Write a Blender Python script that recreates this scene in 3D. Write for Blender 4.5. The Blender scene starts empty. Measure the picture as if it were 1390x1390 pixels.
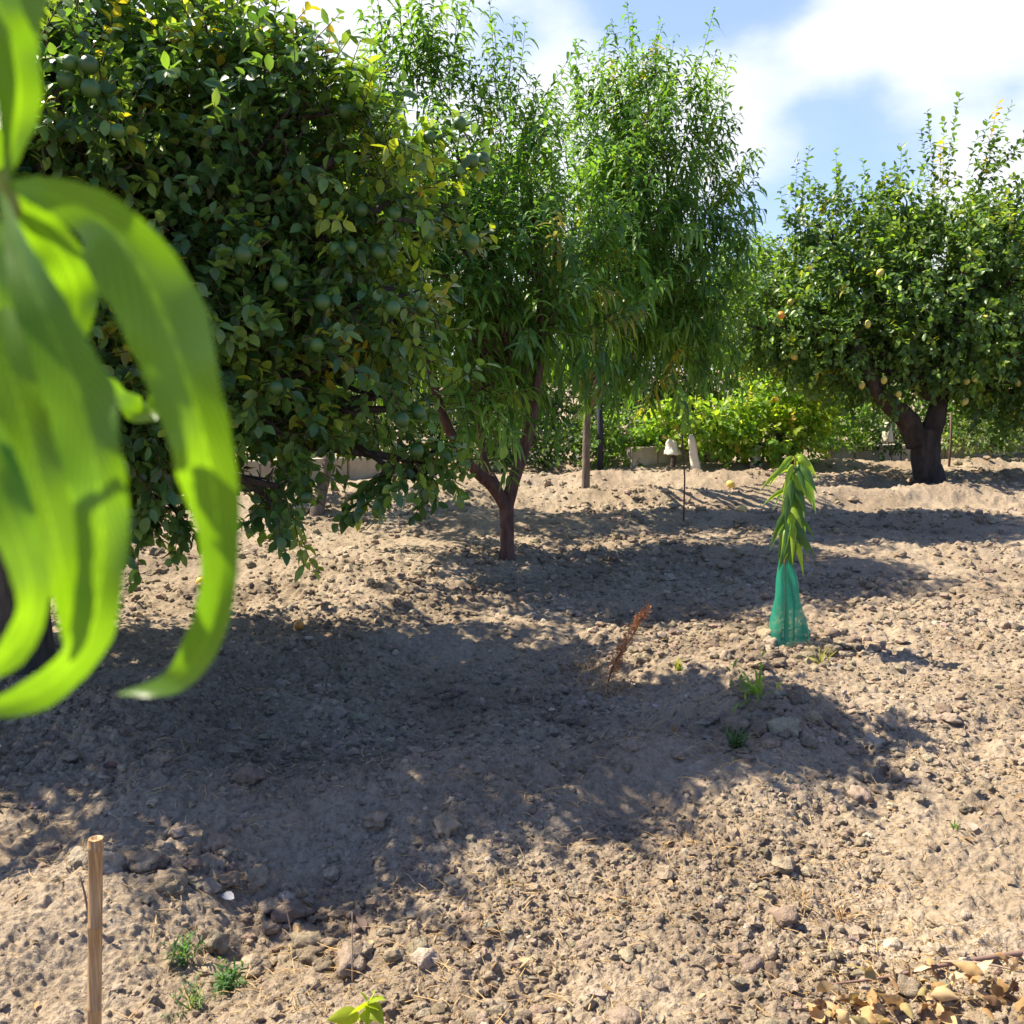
import bpy, bmesh, math, random
import numpy as np
from mathutils import Vector, Matrix, noise as mnoise

random.seed(7)
R = np.random.default_rng(11)
S = bpy.context.scene
COL = S.collection
PI = math.pi

# ------------------------------------------------------------------ camera
FPX = 1335.0; HC = 1.5; PITCH = math.atan((695 - 500) / FPX)
CP, SP = math.cos(PITCH), math.sin(PITCH)
def ray(px, py):
    u = (px - 695) / FPX; v = (695 - py) / FPX
    return np.array([u, CP + v * SP, -SP + v * CP])
def P(px, py, d):
    """point seen at (px, py) in the photograph, d metres ahead"""
    r = ray(px, py); return np.array([0, 0, HC]) + r * (d / r[1])
def G(px, py, z=0.0):
    r = ray(px, py); return np.array([0, 0, HC]) + r * ((z - HC) / r[2])

cam = bpy.data.cameras.new("camera"); co = bpy.data.objects.new("camera", cam); COL.objects.link(co)
cam.sensor_width = 36; cam.lens = 36 * FPX / 1390
cam.clip_start = 0.02; cam.clip_end = 2000
co.location = (0, 0, HC); co.rotation_euler = (PI / 2 - PITCH, 0, 0)
cam.dof.use_dof = True; cam.dof.focus_distance = 4.6; cam.dof.aperture_fstop = 11.5
S.camera = co

# ------------------------------------------------------------------ helpers
def nz(a):
    return a / np.maximum(np.linalg.norm(a, axis=-1, keepdims=True), 1e-9)
def rnd3(n):
    return nz(R.normal(size=(n, 3)))

class Acc:
    """collects arrays and links them as ONE mesh object"""
    def __init__(s): s.v = []; s.f = []; s.c = []; s.n = 0; s.uv = []
    def add(s, v, faces, mat=0, col=(1, 1, 1), smooth=True):
        v = np.asarray(v, float).reshape(-1, 3)
        c = np.asarray(col, float)
        if c.ndim == 1: c = np.tile(c, (len(v), 1))
        for f in faces:
            f = np.asarray(f, int)
            if len(f): s.f.append((f + s.n, mat, smooth))
        s.v.append(v); s.c.append(c); s.n += len(v)
    def build(s, name, mats, parent=None, origin=None):
        me = bpy.data.meshes.new(name)
        V = np.concatenate(s.v)
        if origin is not None: V = V - np.asarray(origin)
        C = np.concatenate(s.c)
        li, ls, mi, sm = [], [], [], []
        st = 0
        for f, m, smo in s.f:
            k = f.shape[1]; n = len(f)
            li.append(f.ravel()); ls.append(st + np.arange(n) * k); st += n * k
            mi.append(np.full(n, m)); sm.append(np.full(n, smo))
        li = np.concatenate(li); ls = np.concatenate(ls)
        me.vertices.add(len(V)); me.vertices.foreach_set("co", V.astype(np.float32).ravel())
        me.loops.add(len(li)); me.loops.foreach_set("vertex_index", li.astype(np.int32))
        me.polygons.add(len(ls)); me.polygons.foreach_set("loop_start", ls.astype(np.int32))
        me.polygons.foreach_set("material_index", np.concatenate(mi).astype(np.int32))
        me.polygons.foreach_set("use_smooth", np.concatenate(sm).astype(bool))
        me.update(calc_edges=True)
        a = me.color_attributes.new("Col", 'FLOAT_COLOR', 'POINT')
        a.data.foreach_set("color", np.concatenate([C, np.ones((len(C), 1))], 1).astype(np.float32).ravel())
        for m in (mats if isinstance(mats, (list, tuple)) else [mats]): me.materials.append(m)
        o = bpy.data.objects.new(name, me); COL.objects.link(o)
        if parent is not None: o.parent = parent
        elif origin is not None: o.location = origin
        return o

def thing(name, label, cat, loc, group=None):
    o = bpy.data.objects.new(name, None); COL.objects.link(o); o.empty_display_size = 0.1
    o.location = [float(q) for q in loc]; o["label"] = label; o["category"] = cat
    if group: o["group"] = group
    return o
def tag(o, label, cat, group=None):
    o["label"] = label; o["category"] = cat
    if group: o["group"] = group
    return o

# ---- leaves: n leaves at once, 11 points each, curved and folded along the midrib
LT = np.array([.25, .55, .82]);
def leaves(acc, B, D, N, L, W, curl, fold, col, prof=(.8, 1, .6), mat=0, down=0.35):
    n = len(B); D = nz(D); side = nz(np.cross(D, N)); N = np.cross(side, D)
    L = np.broadcast_to(L, n)[:, None]; W = np.broadcast_to(W, n)[:, None]; curl = np.broadcast_to(curl, n)[:, None]; fold = np.broadcast_to(fold, n)[:, None]
    dn = nz(-N * (1 - down) + np.array([0, 0, -1.]) * down)
    ctr = lambda t: B + D * L * t * (1 - .25 * np.abs(curl) * t) + dn * L * curl * t * t
    out = [B]
    tw = R.normal(0, .25, n)[:, None]
    for t, w in zip(LT, prof):
        c = ctr(t); s2 = nz(side + N * tw * t)
        e = s2 * W * w * .5; up = N * W * w * fold
        out += [c - e + up, c, c + e + up]
    out.append(ctr(1.0))
    V = np.stack(out, 1).reshape(-1, 3)
    o = (np.arange(n) * 11)[:, None, None]
    T = np.array([[0, 2, 1], [0, 3, 2], [7, 8, 10], [8, 9, 10]]); Q = np.array([[1, 2, 5, 4], [2, 3, 6, 5], [4, 5, 8, 7], [5, 6, 9, 8]])
    acc.add(V, [(T[None] + o).reshape(-1, 3), (Q[None] + o).reshape(-1, 4)], mat, np.repeat(col, 11, 0))

def twigs(acc, A, Bp, r0, r1, mat=1, col=(.1, .08, .05)):
    n = len(A); d = nz(Bp - A); h = nz(np.cross(d, np.array([.31, .7, .2]))); k = np.cross(d, h)
    ang = np.array([0, 2.094, 4.189]); r0 = np.broadcast_to(r0, n)[:, None, None]; r1 = np.broadcast_to(r1, n)[:, None, None]
    ring = h[:, None] * np.cos(ang)[None, :, None] + k[:, None] * np.sin(ang)[None, :, None]
    V = np.concatenate([A[:, None] + ring * r0, Bp[:, None] + ring * r1], 1).reshape(-1, 3)
    o = (np.arange(n) * 6)[:, None, None]
    Q = np.array([[0, 1, 4, 3], [1, 2, 5, 4], [2, 0, 3, 5]])
    acc.add(V, [(Q[None] + o).reshape(-1, 4)], mat, col)

def tube(acc, pts, rad, sides=8, mat=0, col=(1, 1, 1), rough=0.0, cap=True, sub=1):
    pts = np.asarray(pts, float); rad = np.asarray(rad, float)
    if sub > 1:   # Catmull-Rom refinement
        t = np.linspace(0, len(pts) - 1, (len(pts) - 1) * sub + 1); i = np.minimum(t.astype(int), len(pts) - 2); f = (t - i)[:, None]
        p0 = pts[np.maximum(i - 1, 0)]; p1 = pts[i]; p2 = pts[i + 1]; p3 = pts[np.minimum(i + 2, len(pts) - 1)]
        rad = np.interp(t, np.arange(len(rad)), rad)
        pts = .5 * (2 * p1 + (p2 - p0) * f + (2 * p0 - 5 * p1 + 4 * p2 - p3) * f ** 2 + (3 * p1 - p0 - 3 * p2 + p3) * f ** 3)
    d = nz(np.gradient(pts, axis=0)); h = nz(np.cross(d, np.array([.13, .9, .35]))); k = np.cross(d, h)
    a = np.linspace(0, 2 * PI, sides, endpoint=False)
    rr = rad[:, None] * np.ones(sides)
    if rough: rr = rr * (1 + rough * np.sin(a * 3 + 1.3)[None] * .6 + R.normal(0, rough * .5, rr.shape))
    V = pts[:, None] + (h[:, None] * np.cos(a)[None, :, None] + k[:, None] * np.sin(a)[None, :, None]) * rr[..., None]
    m = len(pts); i = np.arange(m - 1)[:, None] * sides; j = np.arange(sides)[None]; j2 = (j + 1) % sides
    Q = np.stack([i + j, i + j2, i + sides + j2, i + sides + j], -1).reshape(-1, 4)
    V = V.reshape(-1, 3); fs = [Q]
    if cap:
        V = np.concatenate([V, pts[:1], pts[-1:]]); e = m * sides
        j = np.arange(sides); j2 = (j + 1) % sides
        fs += [np.stack([j2, j, np.full(sides, e)], 1), np.stack([(m - 1) * sides + j, (m - 1) * sides + j2, np.full(sides, e + 1)], 1)]
    acc.add(V, fs, mat, col)

# ------------------------------------------------------------------ noise + terrain
def hsh(i, j, s):
    n = (i.astype(np.int64) * 374761393 + j.astype(np.int64) * 668265263 + s * 974634777) & 0xffffffff
    n = ((n ^ (n >> 13)) * 1274126177) & 0xffffffff
    return ((n ^ (n >> 16)) & 0xffffff) / float(0xffffff)
def vn(x, y, s):
    i = np.floor(x); j = np.floor(y); fx = x - i; fy = y - j
    fx = fx * fx * fx * (fx * (fx * 6 - 15) + 10); fy = fy * fy * fy * (fy * (fy * 6 - 15) + 10)
    i = i.astype(int); j = j.astype(int)
    a = hsh(i, j, s) * (1 - fx) + hsh(i + 1, j, s) * fx
    b = hsh(i, j + 1, s) * (1 - fx) + hsh(i + 1, j + 1, s) * fx
    return (a * (1 - fy) + b * fy) * 2 - 1
def fbm(x, y, s, o=4, g=.5):
    t = 0; a = 1
    for k in range(o):
        ca, sa = math.cos(k * 1.1), math.sin(k * 1.1)
        t = t + a * vn((x * ca - y * sa) * 2 ** k, (x * sa + y * ca) * 2 ** k, s + k); a *= g
    return t
def lumps(x, y, cell, prob, s):
    X = x / cell; Y = y / cell; i0 = np.floor(X).astype(int); j0 = np.floor(Y).astype(int); h = np.zeros_like(x)
    for di in (-1, 0, 1):
        for dj in (-1, 0, 1):
            i = i0 + di; j = j0 + dj
            cx = i + hsh(i, j, s); cy = j + hsh(i, j, s + 1); q = hsh(i, j, s + 2)
            r = np.where(q < prob, .25 + .4 * hsh(i, j, s + 3) ** 2, 0)
            h = np.maximum(h, np.maximum(r * r - (X - cx) ** 2 - (Y - cy) ** 2, 0) / np.maximum(r, .05))
    return h * cell

def blob(x, y, c, rx, ry, ang=0):
    dx = x - c[0]; dy = y - c[1]; ca, sa = math.cos(ang), math.sin(ang)
    return np.exp(-(((dx * ca + dy * sa) / rx) ** 2 + ((-dx * sa + dy * ca) / ry) ** 2))
def ring(x, y, c, r, w, sq=1.0):
    d = np.hypot(x - c[0], (y - c[1]) * sq); return np.exp(-((d - r) / w) ** 2)

g_mound = G(450, 800); g_sap = G(1070, 872); g_bas = G(650, 950); g_hol = G(400, 1215); g_r = G(1150, 960)
def coarse(x, y):
    wx = x + .25 * vn(x * .8, y * .8, 91); wy = y + .28 * vn(x * .7, y * .7, 92)
    h = .05 * vn(x * .45, y * .45, 5) * np.clip(y / 6, 0, 1)
    m = np.clip((y - 5) / 2, 0, 1)
    for d, a, w in ((7.5, .07, .38), (9.1, .09, .4), (10.6, .17, .5), (12.4, .15, .55), (14.4, .12, .5)):
        h = h + a * m * np.exp(-((wy - d - .05 * wx) / w) ** 2)
    h = h + (.17) * blob(wx, wy, g_mound, 1.0, .38, -.45)
    h = h + .10 * ring(wx, wy, g_bas, 1.35, .28, 1.15) * np.clip((6.2 - y) / 2, 0, 1) - .07 * blob(wx, wy, g_bas, 1.0, .8)
    h = h - .13 * blob(wx, wy, g_hol, .40, .35) + .08 * blob(wx, wy, G(150, 1180), .45, .3) + .05 * blob(wx, wy, G(720, 1180), .7, .25)
    h = h + .09 * blob(x, y, g_sap, .34, .3) + .05 * blob(wx, wy, g_r, .8, .2, .2)
    h = h + .05 * blob(wx, wy, G(1010, 985), .3, .13)
    return h
def terrain(x, y, fine=None):
    x = np.asarray(x, float); y = np.asarray(y, float)
    r = np.hypot(x, y)
    h = coarse(x, y) + .032 * fbm(x * 2.2, y * 2.2, 21, 3)
    wx = x + .006 * vn(x * 40, y * 40, 31) + .02 * vn(x * 9, y * 9, 33); wy = y + .006 * vn(x * 40, y * 40, 32) + .02 * vn(x * 9, y * 9, 34)
    dens = np.clip(.6 + .8 * fbm(x * 1.1, y * 1.1, 41, 2), .1, 1.3)
    fade = np.clip(40 / np.maximum(r, 1) - .6, 0, 1)
    h = h + .42 * lumps(wx, wy, .16, .2, 51) * dens * fade
    h = h + .5 * lumps(wx * 1.1 + 3, wy, .07, .45, 55) * np.clip(dens, .45, 1.2) * fade
    h = h + .010 * fbm(x * 14, y * 14, 71, 3, .6) * fade
    f2 = np.clip(9 / np.maximum(r, .5) - .7, 0, 1)
    h = h + .55 * lumps(wx + 7, wy * 1.1, .033, .7, 61) * f2
    f3 = np.clip(5 / np.maximum(r, .5) - .7, 0, 1)
    h = h + .6 * lumps(wx * 1.1 + 1, wy + 5, .016, .75, 65) * f3
    h = h + .0035 * fbm(x * 70, y * 70, 81, 2, .6) * f3
    return h
def tz(x, y): return float(terrain(np.array([x]), np.array([y]))[0])
def cz(x, y): return float(coarse(np.array([float(x)]), np.array([float(y)]))[0])
def on_ground(px, py):
    """ground point seen at a pixel, following the mounds"""
    z = 0.0
    for _ in range(12):
        p = G(px, py, z); z = .5 * z + .5 * cz(p[0], p[1])
    p[2] = tz(p[0], p[1]); return p

# ------------------------------------------------------------------ materials
def M(name):
    m = bpy.data.materials.new(name); m.use_nodes = True; nt = m.node_tree
    return m, nt, nt.nodes["Principled BSDF"]
def N_(nt, t, **kw):
    n = nt.nodes.new(t)
    for k, v in kw.items(): setattr(n, k, v)
    return n
def noise_node(nt, scale, detail=4, rough=.55, coords='Object'):
    tc = N_(nt, 'ShaderNodeTexCoord'); n = N_(nt, 'ShaderNodeTexNoise')
    n.inputs['Scale'].default_value = scale; n.inputs['Detail'].default_value = detail; n.inputs['Roughness'].default_value = rough
    nt.links.new(tc.outputs[coords], n.inputs['Vector']); return n
def ramp(nt, src, stops):
    r = N_(nt, 'ShaderNodeValToRGB'); e = r.color_ramp.elements
    e[0].position, e[0].color = stops[0][0], (*stops[0][1], 1); e[1].position, e[1].color = stops[-1][0], (*stops[-1][1], 1)
    for p, c in stops[1:-1]:
        q = e.new(p); q.color = (*c, 1)
    nt.links.new(src, r.inputs[0]); return r
def bump(nt, src, bsdf, strength, dist):
    b = N_(nt, 'ShaderNodeBump'); b.inputs['Strength'].default_value = strength; b.inputs['Distance'].default_value = dist
    nt.links.new(src, b.inputs['Height']); nt.links.new(b.outputs[0], bsdf.inputs['Normal']); return b

def leaf_mat(name, trans=.4, rough=.4, tint=(1.9, 1.8, .55), spec=.5, vary=.35, back=(1.25, 1.25, 1.3)):
    m, nt, b = M(name)
    at = N_(nt, 'ShaderNodeVertexColor', layer_name="Col")
    no = noise_node(nt, 25, 2)
    mr = N_(nt, 'ShaderNodeMapRange'); mr.inputs[3].default_value = 1 - vary; mr.inputs[4].default_value = 1 + vary
    nt.links.new(no.outputs['Fac'], mr.inputs[0])
    mx = N_(nt, 'ShaderNodeVectorMath', operation='SCALE'); nt.links.new(at.outputs['Color'], mx.inputs[0]); nt.links.new(mr.outputs[0], mx.inputs['Scale'])
    # paler underside
    geo = N_(nt, 'ShaderNodeNewGeometry'); mb = N_(nt, 'ShaderNodeMix', data_type='VECTOR')
    ml = N_(nt, 'ShaderNodeVectorMath', operation='MULTIPLY'); ml.inputs[1].default_value = back; nt.links.new(mx.outputs[0], ml.inputs[0])
    nt.links.new(geo.outputs['Backfacing'], mb.inputs[0]); nt.links.new(mx.outputs[0], mb.inputs[4]); nt.links.new(ml.outputs[0], mb.inputs[5])
    nt.links.new(mb.outputs[1], b.inputs['Base Color'])
    b.inputs['Roughness'].default_value = rough; b.inputs['Specular IOR Level'].default_value = spec
    tr = N_(nt, 'ShaderNodeBsdfTranslucent'); mt = N_(nt, 'ShaderNodeVectorMath', operation='MULTIPLY'); mt.inputs[1].default_value = tint
    nt.links.new(mx.outputs[0], mt.inputs[0]); nt.links.new(mt.outputs[0], tr.inputs['Color'])
    ms = N_(nt, 'ShaderNodeMixShader'); ms.inputs[0].default_value = trans
    nt.links.new(b.outputs[0], ms.inputs[1]); nt.links.new(tr.outputs[0], ms.inputs[2])
    nt.links.new(ms.outputs[0], nt.nodes['Material Output'].inputs['Surface'])
    return m
def col_mat(name, rough=.85, bs=0, bscale=60, spec=.3, vary=.3):
    m, nt, b = M(name)
    at = N_(nt, 'ShaderNodeVertexColor', layer_name="Col"); no = noise_node(nt, bscale, 4)
    mr = N_(nt, 'ShaderNodeMapRange'); mr.inputs[3].default_value = 1 - vary; mr.inputs[4].default_value = 1 + vary; nt.links.new(no.outputs['Fac'], mr.inputs[0])
    mx = N_(nt, 'ShaderNodeVectorMath', operation='SCALE'); nt.links.new(at.outputs['Color'], mx.inputs[0]); nt.links.new(mr.outputs[0], mx.inputs['Scale'])
    nt.links.new(mx.outputs[0], b.inputs['Base Color']); b.inputs['Roughness'].default_value = rough; b.inputs['Specular IOR Level'].default_value = spec
    if bs: bump(nt, no.outputs['Fac'], b, 1, bs)
    return m
def bark_mat(name, c0, c1, scale=18, stretch=.25):
    m, nt, b = M(name)
    tc = N_(nt, 'ShaderNodeTexCoord'); mp = N_(nt, 'ShaderNodeMapping'); mp.inputs['Scale'].default_value = (1, 1, stretch)
    n = N_(nt, 'ShaderNodeTexNoise'); n.inputs['Scale'].default_value = scale; n.inputs['Detail'].default_value = 6; n.inputs['Roughness'].default_value = .65
    nt.links.new(tc.outputs['Object'], mp.inputs[0]); nt.links.new(mp.outputs[0], n.inputs['Vector'])
    r = ramp(nt, n.outputs['Fac'], [(.3, c0), (.7, c1)]); nt.links.new(r.outputs[0], b.inputs['Base Color'])
    b.inputs['Roughness'].default_value = .9; b.inputs['Specular IOR Level'].default_value = .2
    bump(nt, n.outputs['Fac'], b, 1, .05); return m

def soil_mat(name, clod=False):
    m, nt, b = M(name)
    n1 = noise_node(nt, 1.3, 4); n2 = noise_node(nt, 42, 5, .7); n3 = noise_node(nt, 220, 3, .6)
    r1 = ramp(nt, n1.outputs['Fac'], [(.28, (.205, .158, .110)), (.5, (.297, .235, .164)), (.72, (.372, .304, .222))])
    r2 = ramp(nt, n2.outputs['Fac'], [(.25, (.58, .54, .50)), (.5, (.98, .97, .95)), (.75, (1.32, 1.33, 1.36))])
    mx = N_(nt, 'ShaderNodeMix', data_type='RGBA', blend_type='MULTIPLY'); mx.inputs[0].default_value = 1
    nt.links.new(r1.outputs[0], mx.inputs[6]); nt.links.new(r2.outputs[0], mx.inputs[7]); src = mx.outputs[2]
    at = N_(nt, 'ShaderNodeVertexColor', layer_name="Col"); m2 = N_(nt, 'ShaderNodeMix', data_type='RGBA', blend_type='MULTIPLY'); m2.inputs[0].default_value = 1
    nt.links.new(src, m2.inputs[6]); nt.links.new(at.outputs[0], m2.inputs[7]); src = m2.outputs[2]
    nt.links.new(src, b.inputs['Base Color']); b.inputs['Roughness'].default_value = .95; b.inputs['Specular IOR Level'].default_value = .12
    ad = N_(nt, 'ShaderNodeMath', operation='MULTIPLY_ADD'); ad.inputs[1].default_value = .3
    nt.links.new(n3.outputs['Fac'], ad.inputs[0]); nt.links.new(n2.outputs['Fac'], ad.inputs[2])
    bump(nt, ad.outputs[0], b, 1.0, .016); return m

m_soil = soil_mat("soil"); 
m_citrus = leaf_mat("citrus_leaf", .40, .30, spec=.5)
m_lemon = leaf_mat("lemon_leaf", .42, .40, spec=.45)
m_peach = leaf_mat("peach_leaf", .46, .42, spec=.4)
m_bushleaf = leaf_mat("bush_leaf", .5, .5, spec=.35)
m_twig = col_mat("twig", .85)
m_bark_or = bark_mat("orange_bark", (.035, .028, .022), (.11, .09, .07))
m_bark_pe = bark_mat("peach_bark", (.075, .036, .028), (.20, .115, .092), 22)
m_bark_gr = bark_mat("grey_bark", (.09, .07, .055), (.26, .21, .17), 22)
m_bark_le = bark_mat("lemon_bark", (.03, .022, .017), (.10, .075, .058), 12, .3)
m_fruit, ntf, bf = M("fruit_skin")
_a = N_(ntf, 'ShaderNodeVertexColor', layer_name="Col"); ntf.links.new(_a.outputs[0], bf.inputs['Base Color']); bf.inputs['Roughness'].default_value = .42
_n = noise_node(ntf, 350, 2); bump(ntf, _n.outputs['Fac'], bf, .5, .002)
m_dry = leaf_mat("dry_leaf", .25, .7, tint=(1.4, 1.1, .7), spec=.2, back=(1.1, 1.1, 1.1))
m_straw = col_mat("straw", .8)
m_stone = col_mat("stone", .9, .006, 40)

# ------------------------------------------------------------------ sun, sky
SUN_AZ, SUN_EL = math.radians(67), math.radians(51.5)      # azimuth: left of the viewing direction
sdir = Vector((-math.sin(SUN_AZ) * math.cos(SUN_EL), math.cos(SUN_AZ) * math.cos(SUN_EL), math.sin(SUN_EL)))
sl = bpy.data.lights.new("sun", 'SUN'); sl.energy = 5.0; sl.angle = math.radians(.53); sl.color = (1, .895, .73)
so = bpy.data.objects.new("sun", sl); COL.objects.link(so); so.rotation_euler = sdir.to_track_quat('Z', 'Y').to_euler(); so.location = (-20, 20, 40)

w = bpy.data.worlds.new("World"); S.world = w; w.use_nodes = True; nt = w.node_tree; nt.nodes.clear()
out = N_(nt, 'ShaderNodeOutputWorld'); bg = N_(nt, 'ShaderNodeBackground'); bg.inputs[1].default_value = .076
sky = N_(nt, 'ShaderNodeTexSky'); sky.sky_type = 'NISHITA'; sky.sun_disc = False; sky.sun_elevation = SUN_EL; sky.sun_rotation = -SUN_AZ; sky.dust_density = .6; sky.ozone_density = 2.0
tc = N_(nt, 'ShaderNodeTexCoord')
nrm = N_(nt, 'ShaderNodeVectorMath', operation='NORMALIZE'); nt.links.new(tc.outputs['Generated'], nrm.inputs[0])
mp = N_(nt, 'ShaderNodeMapping'); mp.inputs['Scale'].default_value = (1.6, 1.6, 3.0); mp.inputs['Location'].default_value = (.3, .1, .45)
nt.links.new(nrm.outputs[0], mp.inputs[0])
cn = N_(nt, 'ShaderNodeTexNoise'); cn.inputs['Scale'].default_value = 2.2; cn.inputs['Detail'].default_value = 9; cn.inputs['Roughness'].default_value = .52
nt.links.new(mp.outputs[0], cn.inputs['Vector'])
val = cn.outputs['Fac']
def spot(px, py, rad_px, amt):
    """a break (or thickening) in the cloud cover in a fixed direction of the sky"""
    global val
    d = nz(ray(px, py)); dp = N_(nt, 'ShaderNodeVectorMath', operation='DOT_PRODUCT'); dp.inputs[1].default_value = d
    nt.links.new(nrm.outputs[0], dp.inputs[0])
    mr = N_(nt, 'ShaderNodeMapRange', interpolation_type='SMOOTHSTEP'); mr.inputs[1].default_value = math.cos(rad_px / FPX); mr.inputs[2].default_value = 1
    mr.inputs[3].default_value = 0; mr.inputs[4].default_value = amt
    nt.links.new(dp.outputs['Value'], mr.inputs[0])
    ad = N_(nt, 'ShaderNodeMath', operation='ADD'); nt.links.new(val, ad.inputs[0]); nt.links.new(mr.outputs[0], ad.inputs[1]); val = ad.outputs[0]
spot(950, -70, 200, -.40); spot(1080, 275, 200, -.42); spot(715, 80, 120, -.09)
spot(1010, 125, 160, .20); spot(880, 190, 200, .14); spot(1050, 110, 420, .08); spot(500, 0, 420, .10); spot(1350, 60, 300, .06)
# the cloud bank stands in front, towards the sun; the sky behind the photographer is clear
fd = N_(nt, 'ShaderNodeVectorMath', operation='DOT_PRODUCT'); fd.inputs[1].default_value = nz(ray(760, 60)); nt.links.new(nrm.outputs[0], fd.inputs[0])
fm = N_(nt, 'ShaderNodeMapRange', interpolation_type='SMOOTHSTEP'); fm.inputs[1].default_value = .62; fm.inputs[2].default_value = .86; fm.inputs[3].default_value = -.3; fm.inputs[4].default_value = .06
nt.links.new(fd.outputs['Value'], fm.inputs[0]); fa = N_(nt, 'ShaderNodeMath', operation='ADD'); nt.links.new(val, fa.inputs[0]); nt.links.new(fm.outputs[0], fa.inputs[1]); val = fa.outputs[0]
cr = N_(nt, 'ShaderNodeMapRange', interpolation_type='SMOOTHSTEP'); cr.inputs[1].default_value = .26; cr.inputs[2].default_value = .60
nt.links.new(val, cr.inputs[0])
cc = ramp(nt, val, [(.34, (3.6, 4.5, 6.2)), (.48, (4.9, 5.4, 6.3)), (.62, (5.8, 6.0, 6.4))])
vl = N_(nt, 'ShaderNodeMapRange', interpolation_type='SMOOTHSTEP'); vl.inputs[1].default_value = .6; vl.inputs[2].default_value = .85; vl.inputs[3].default_value = 0; vl.inputs[4].default_value = .38
nt.links.new(fd.outputs['Value'], vl.inputs[0]); vx = N_(nt, 'ShaderNodeMath', operation='MAXIMUM'); nt.links.new(vl.outputs[0], vx.inputs[0]); nt.links.new(cr.outputs[0], vx.inputs[1])
mxs = N_(nt, 'ShaderNodeMix', data_type='RGBA'); mxs.clamp_factor = True
nt.links.new(vx.outputs[0], mxs.inputs[0]); sb = N_(nt, 'ShaderNodeVectorMath', operation='MULTIPLY'); sb.inputs[1].default_value = (.92, .97, 1.28); nt.links.new(sky.outputs[0], sb.inputs[0]); nt.links.new(sb.outputs[0], mxs.inputs[6]); nt.links.new(cc.outputs[0], mxs.inputs[7])
nt.links.new(mxs.outputs[2], bg.inputs[0]); nt.links.new(bg.outputs[0], out.inputs[0])

S.view_settings.view_transform = 'Standard'; S.view_settings.look = 'None'; S.view_settings.exposure = 1.36; S.view_settings.gamma = 1
S.render.engine = 'CYCLES'; cy = S.cycles
cy.use_denoising = True; cy.denoiser = 'OPENIMAGEDENOISE'; cy.max_bounces = 7; cy.diffuse_bounces = 3; cy.glossy_bounces = 2; cy.transmission_bounces = 5; cy.transparent_max_bounces = 8
cy.sample_clamp_indirect = 6; cy.caustics_reflective = False; cy.caustics_refractive = False

# ------------------------------------------------------------------ ground
def make_ground():
    dense = np.radians(np.arange(-32, 32, .075)); rest = np.radians(np.concatenate([np.arange(32, 60, .4), np.arange(60, 300, 4), np.arange(300, 328, .4)]))
    az = np.concatenate([dense, rest]); rr = [.25]
    while rr[-1] < 30: rr.append(rr[-1] + (max(.0032, .00155 * rr[-1]) if rr[-1] < 5.5 else (.0024 if rr[-1] < 9 else .0038) * rr[-1]) if rr[-1] > 1.8 else rr[-1] + .03)
    while rr[-1] < 900: rr.append(rr[-1] * 1.12)
    rr = np.array(rr); A, Q = np.meshgrid(az, rr)
    x = (np.sin(A) * Q).ravel(); y = (np.cos(A) * Q).ravel()
    z = terrain(x, y)
    n = len(az); m = len(rr)
    i = np.arange(m - 1)[:, None] * n; j = np.arange(n)[None]; j2 = (j + 1) % n
    F = np.stack([i + j, i + n + j, i + n + j2, i + j2], -1).reshape(-1, 4)
    V = np.stack([x, y, z], 1); V = np.concatenate([V, [[0, 0, 0]]])
    k = np.arange(n); T = np.stack([k, (k + 1) % n, np.full(n, m * n)], 1)[:, ::-1]
    a = Acc(); 
    a.add(V, [F[:, ::-1], T])
    o = a.build("ground", m_soil); o["kind"] = "structure"; return o
make_ground()

# clods: irregular lumps of dry soil, uncountable
def clod_protos(k, sub):
    out = []
    for i in range(k):
        bm = bmesh.new(); bmesh.ops.create_icosphere(bm, subdivisions=sub, radius=1)
        off = Vector((i * 7.3, i * 3.1, 2.2))
        for v in bm.verts:
            p = v.co.copy(); v.co *= 1 + .50 * mnoise.noise(p * 1.2 + off) + .42 * mnoise.noise(p * 2.5 + off) + .22 * mnoise.noise(p * 5 + off) + .12 * mnoise.noise(p * 10 + off)
        bm.verts.ensure_lookup_table()
        V = np.array([v.co[:] for v in bm.verts]); F = np.array([[q.index for q in f.verts] for f in bm.faces]); bm.free(); out.append((V, F))
    return out
def rotm(n):
    q = nz(R.normal(size=(n, 4))); w, x, y, z = q.T
    return np.stack([1 - 2 * (y * y + z * z), 2 * (x * y - z * w), 2 * (x * z + y * w), 2 * (x * y + z * w), 1 - 2 * (x * x + z * z), 2 * (y * z - x * w), 2 * (x * z - y * w), 2 * (y * z + x * w), 1 - 2 * (x * x + y * y)], 1).reshape(n, 3, 3)
def scatter(n, rmin, rmax, amax):
    u = R.random(n); r = rmin * (rmax / rmin) ** u; a = R.uniform(-amax, amax, n)
    return np.sin(a) * r, np.cos(a) * r
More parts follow.
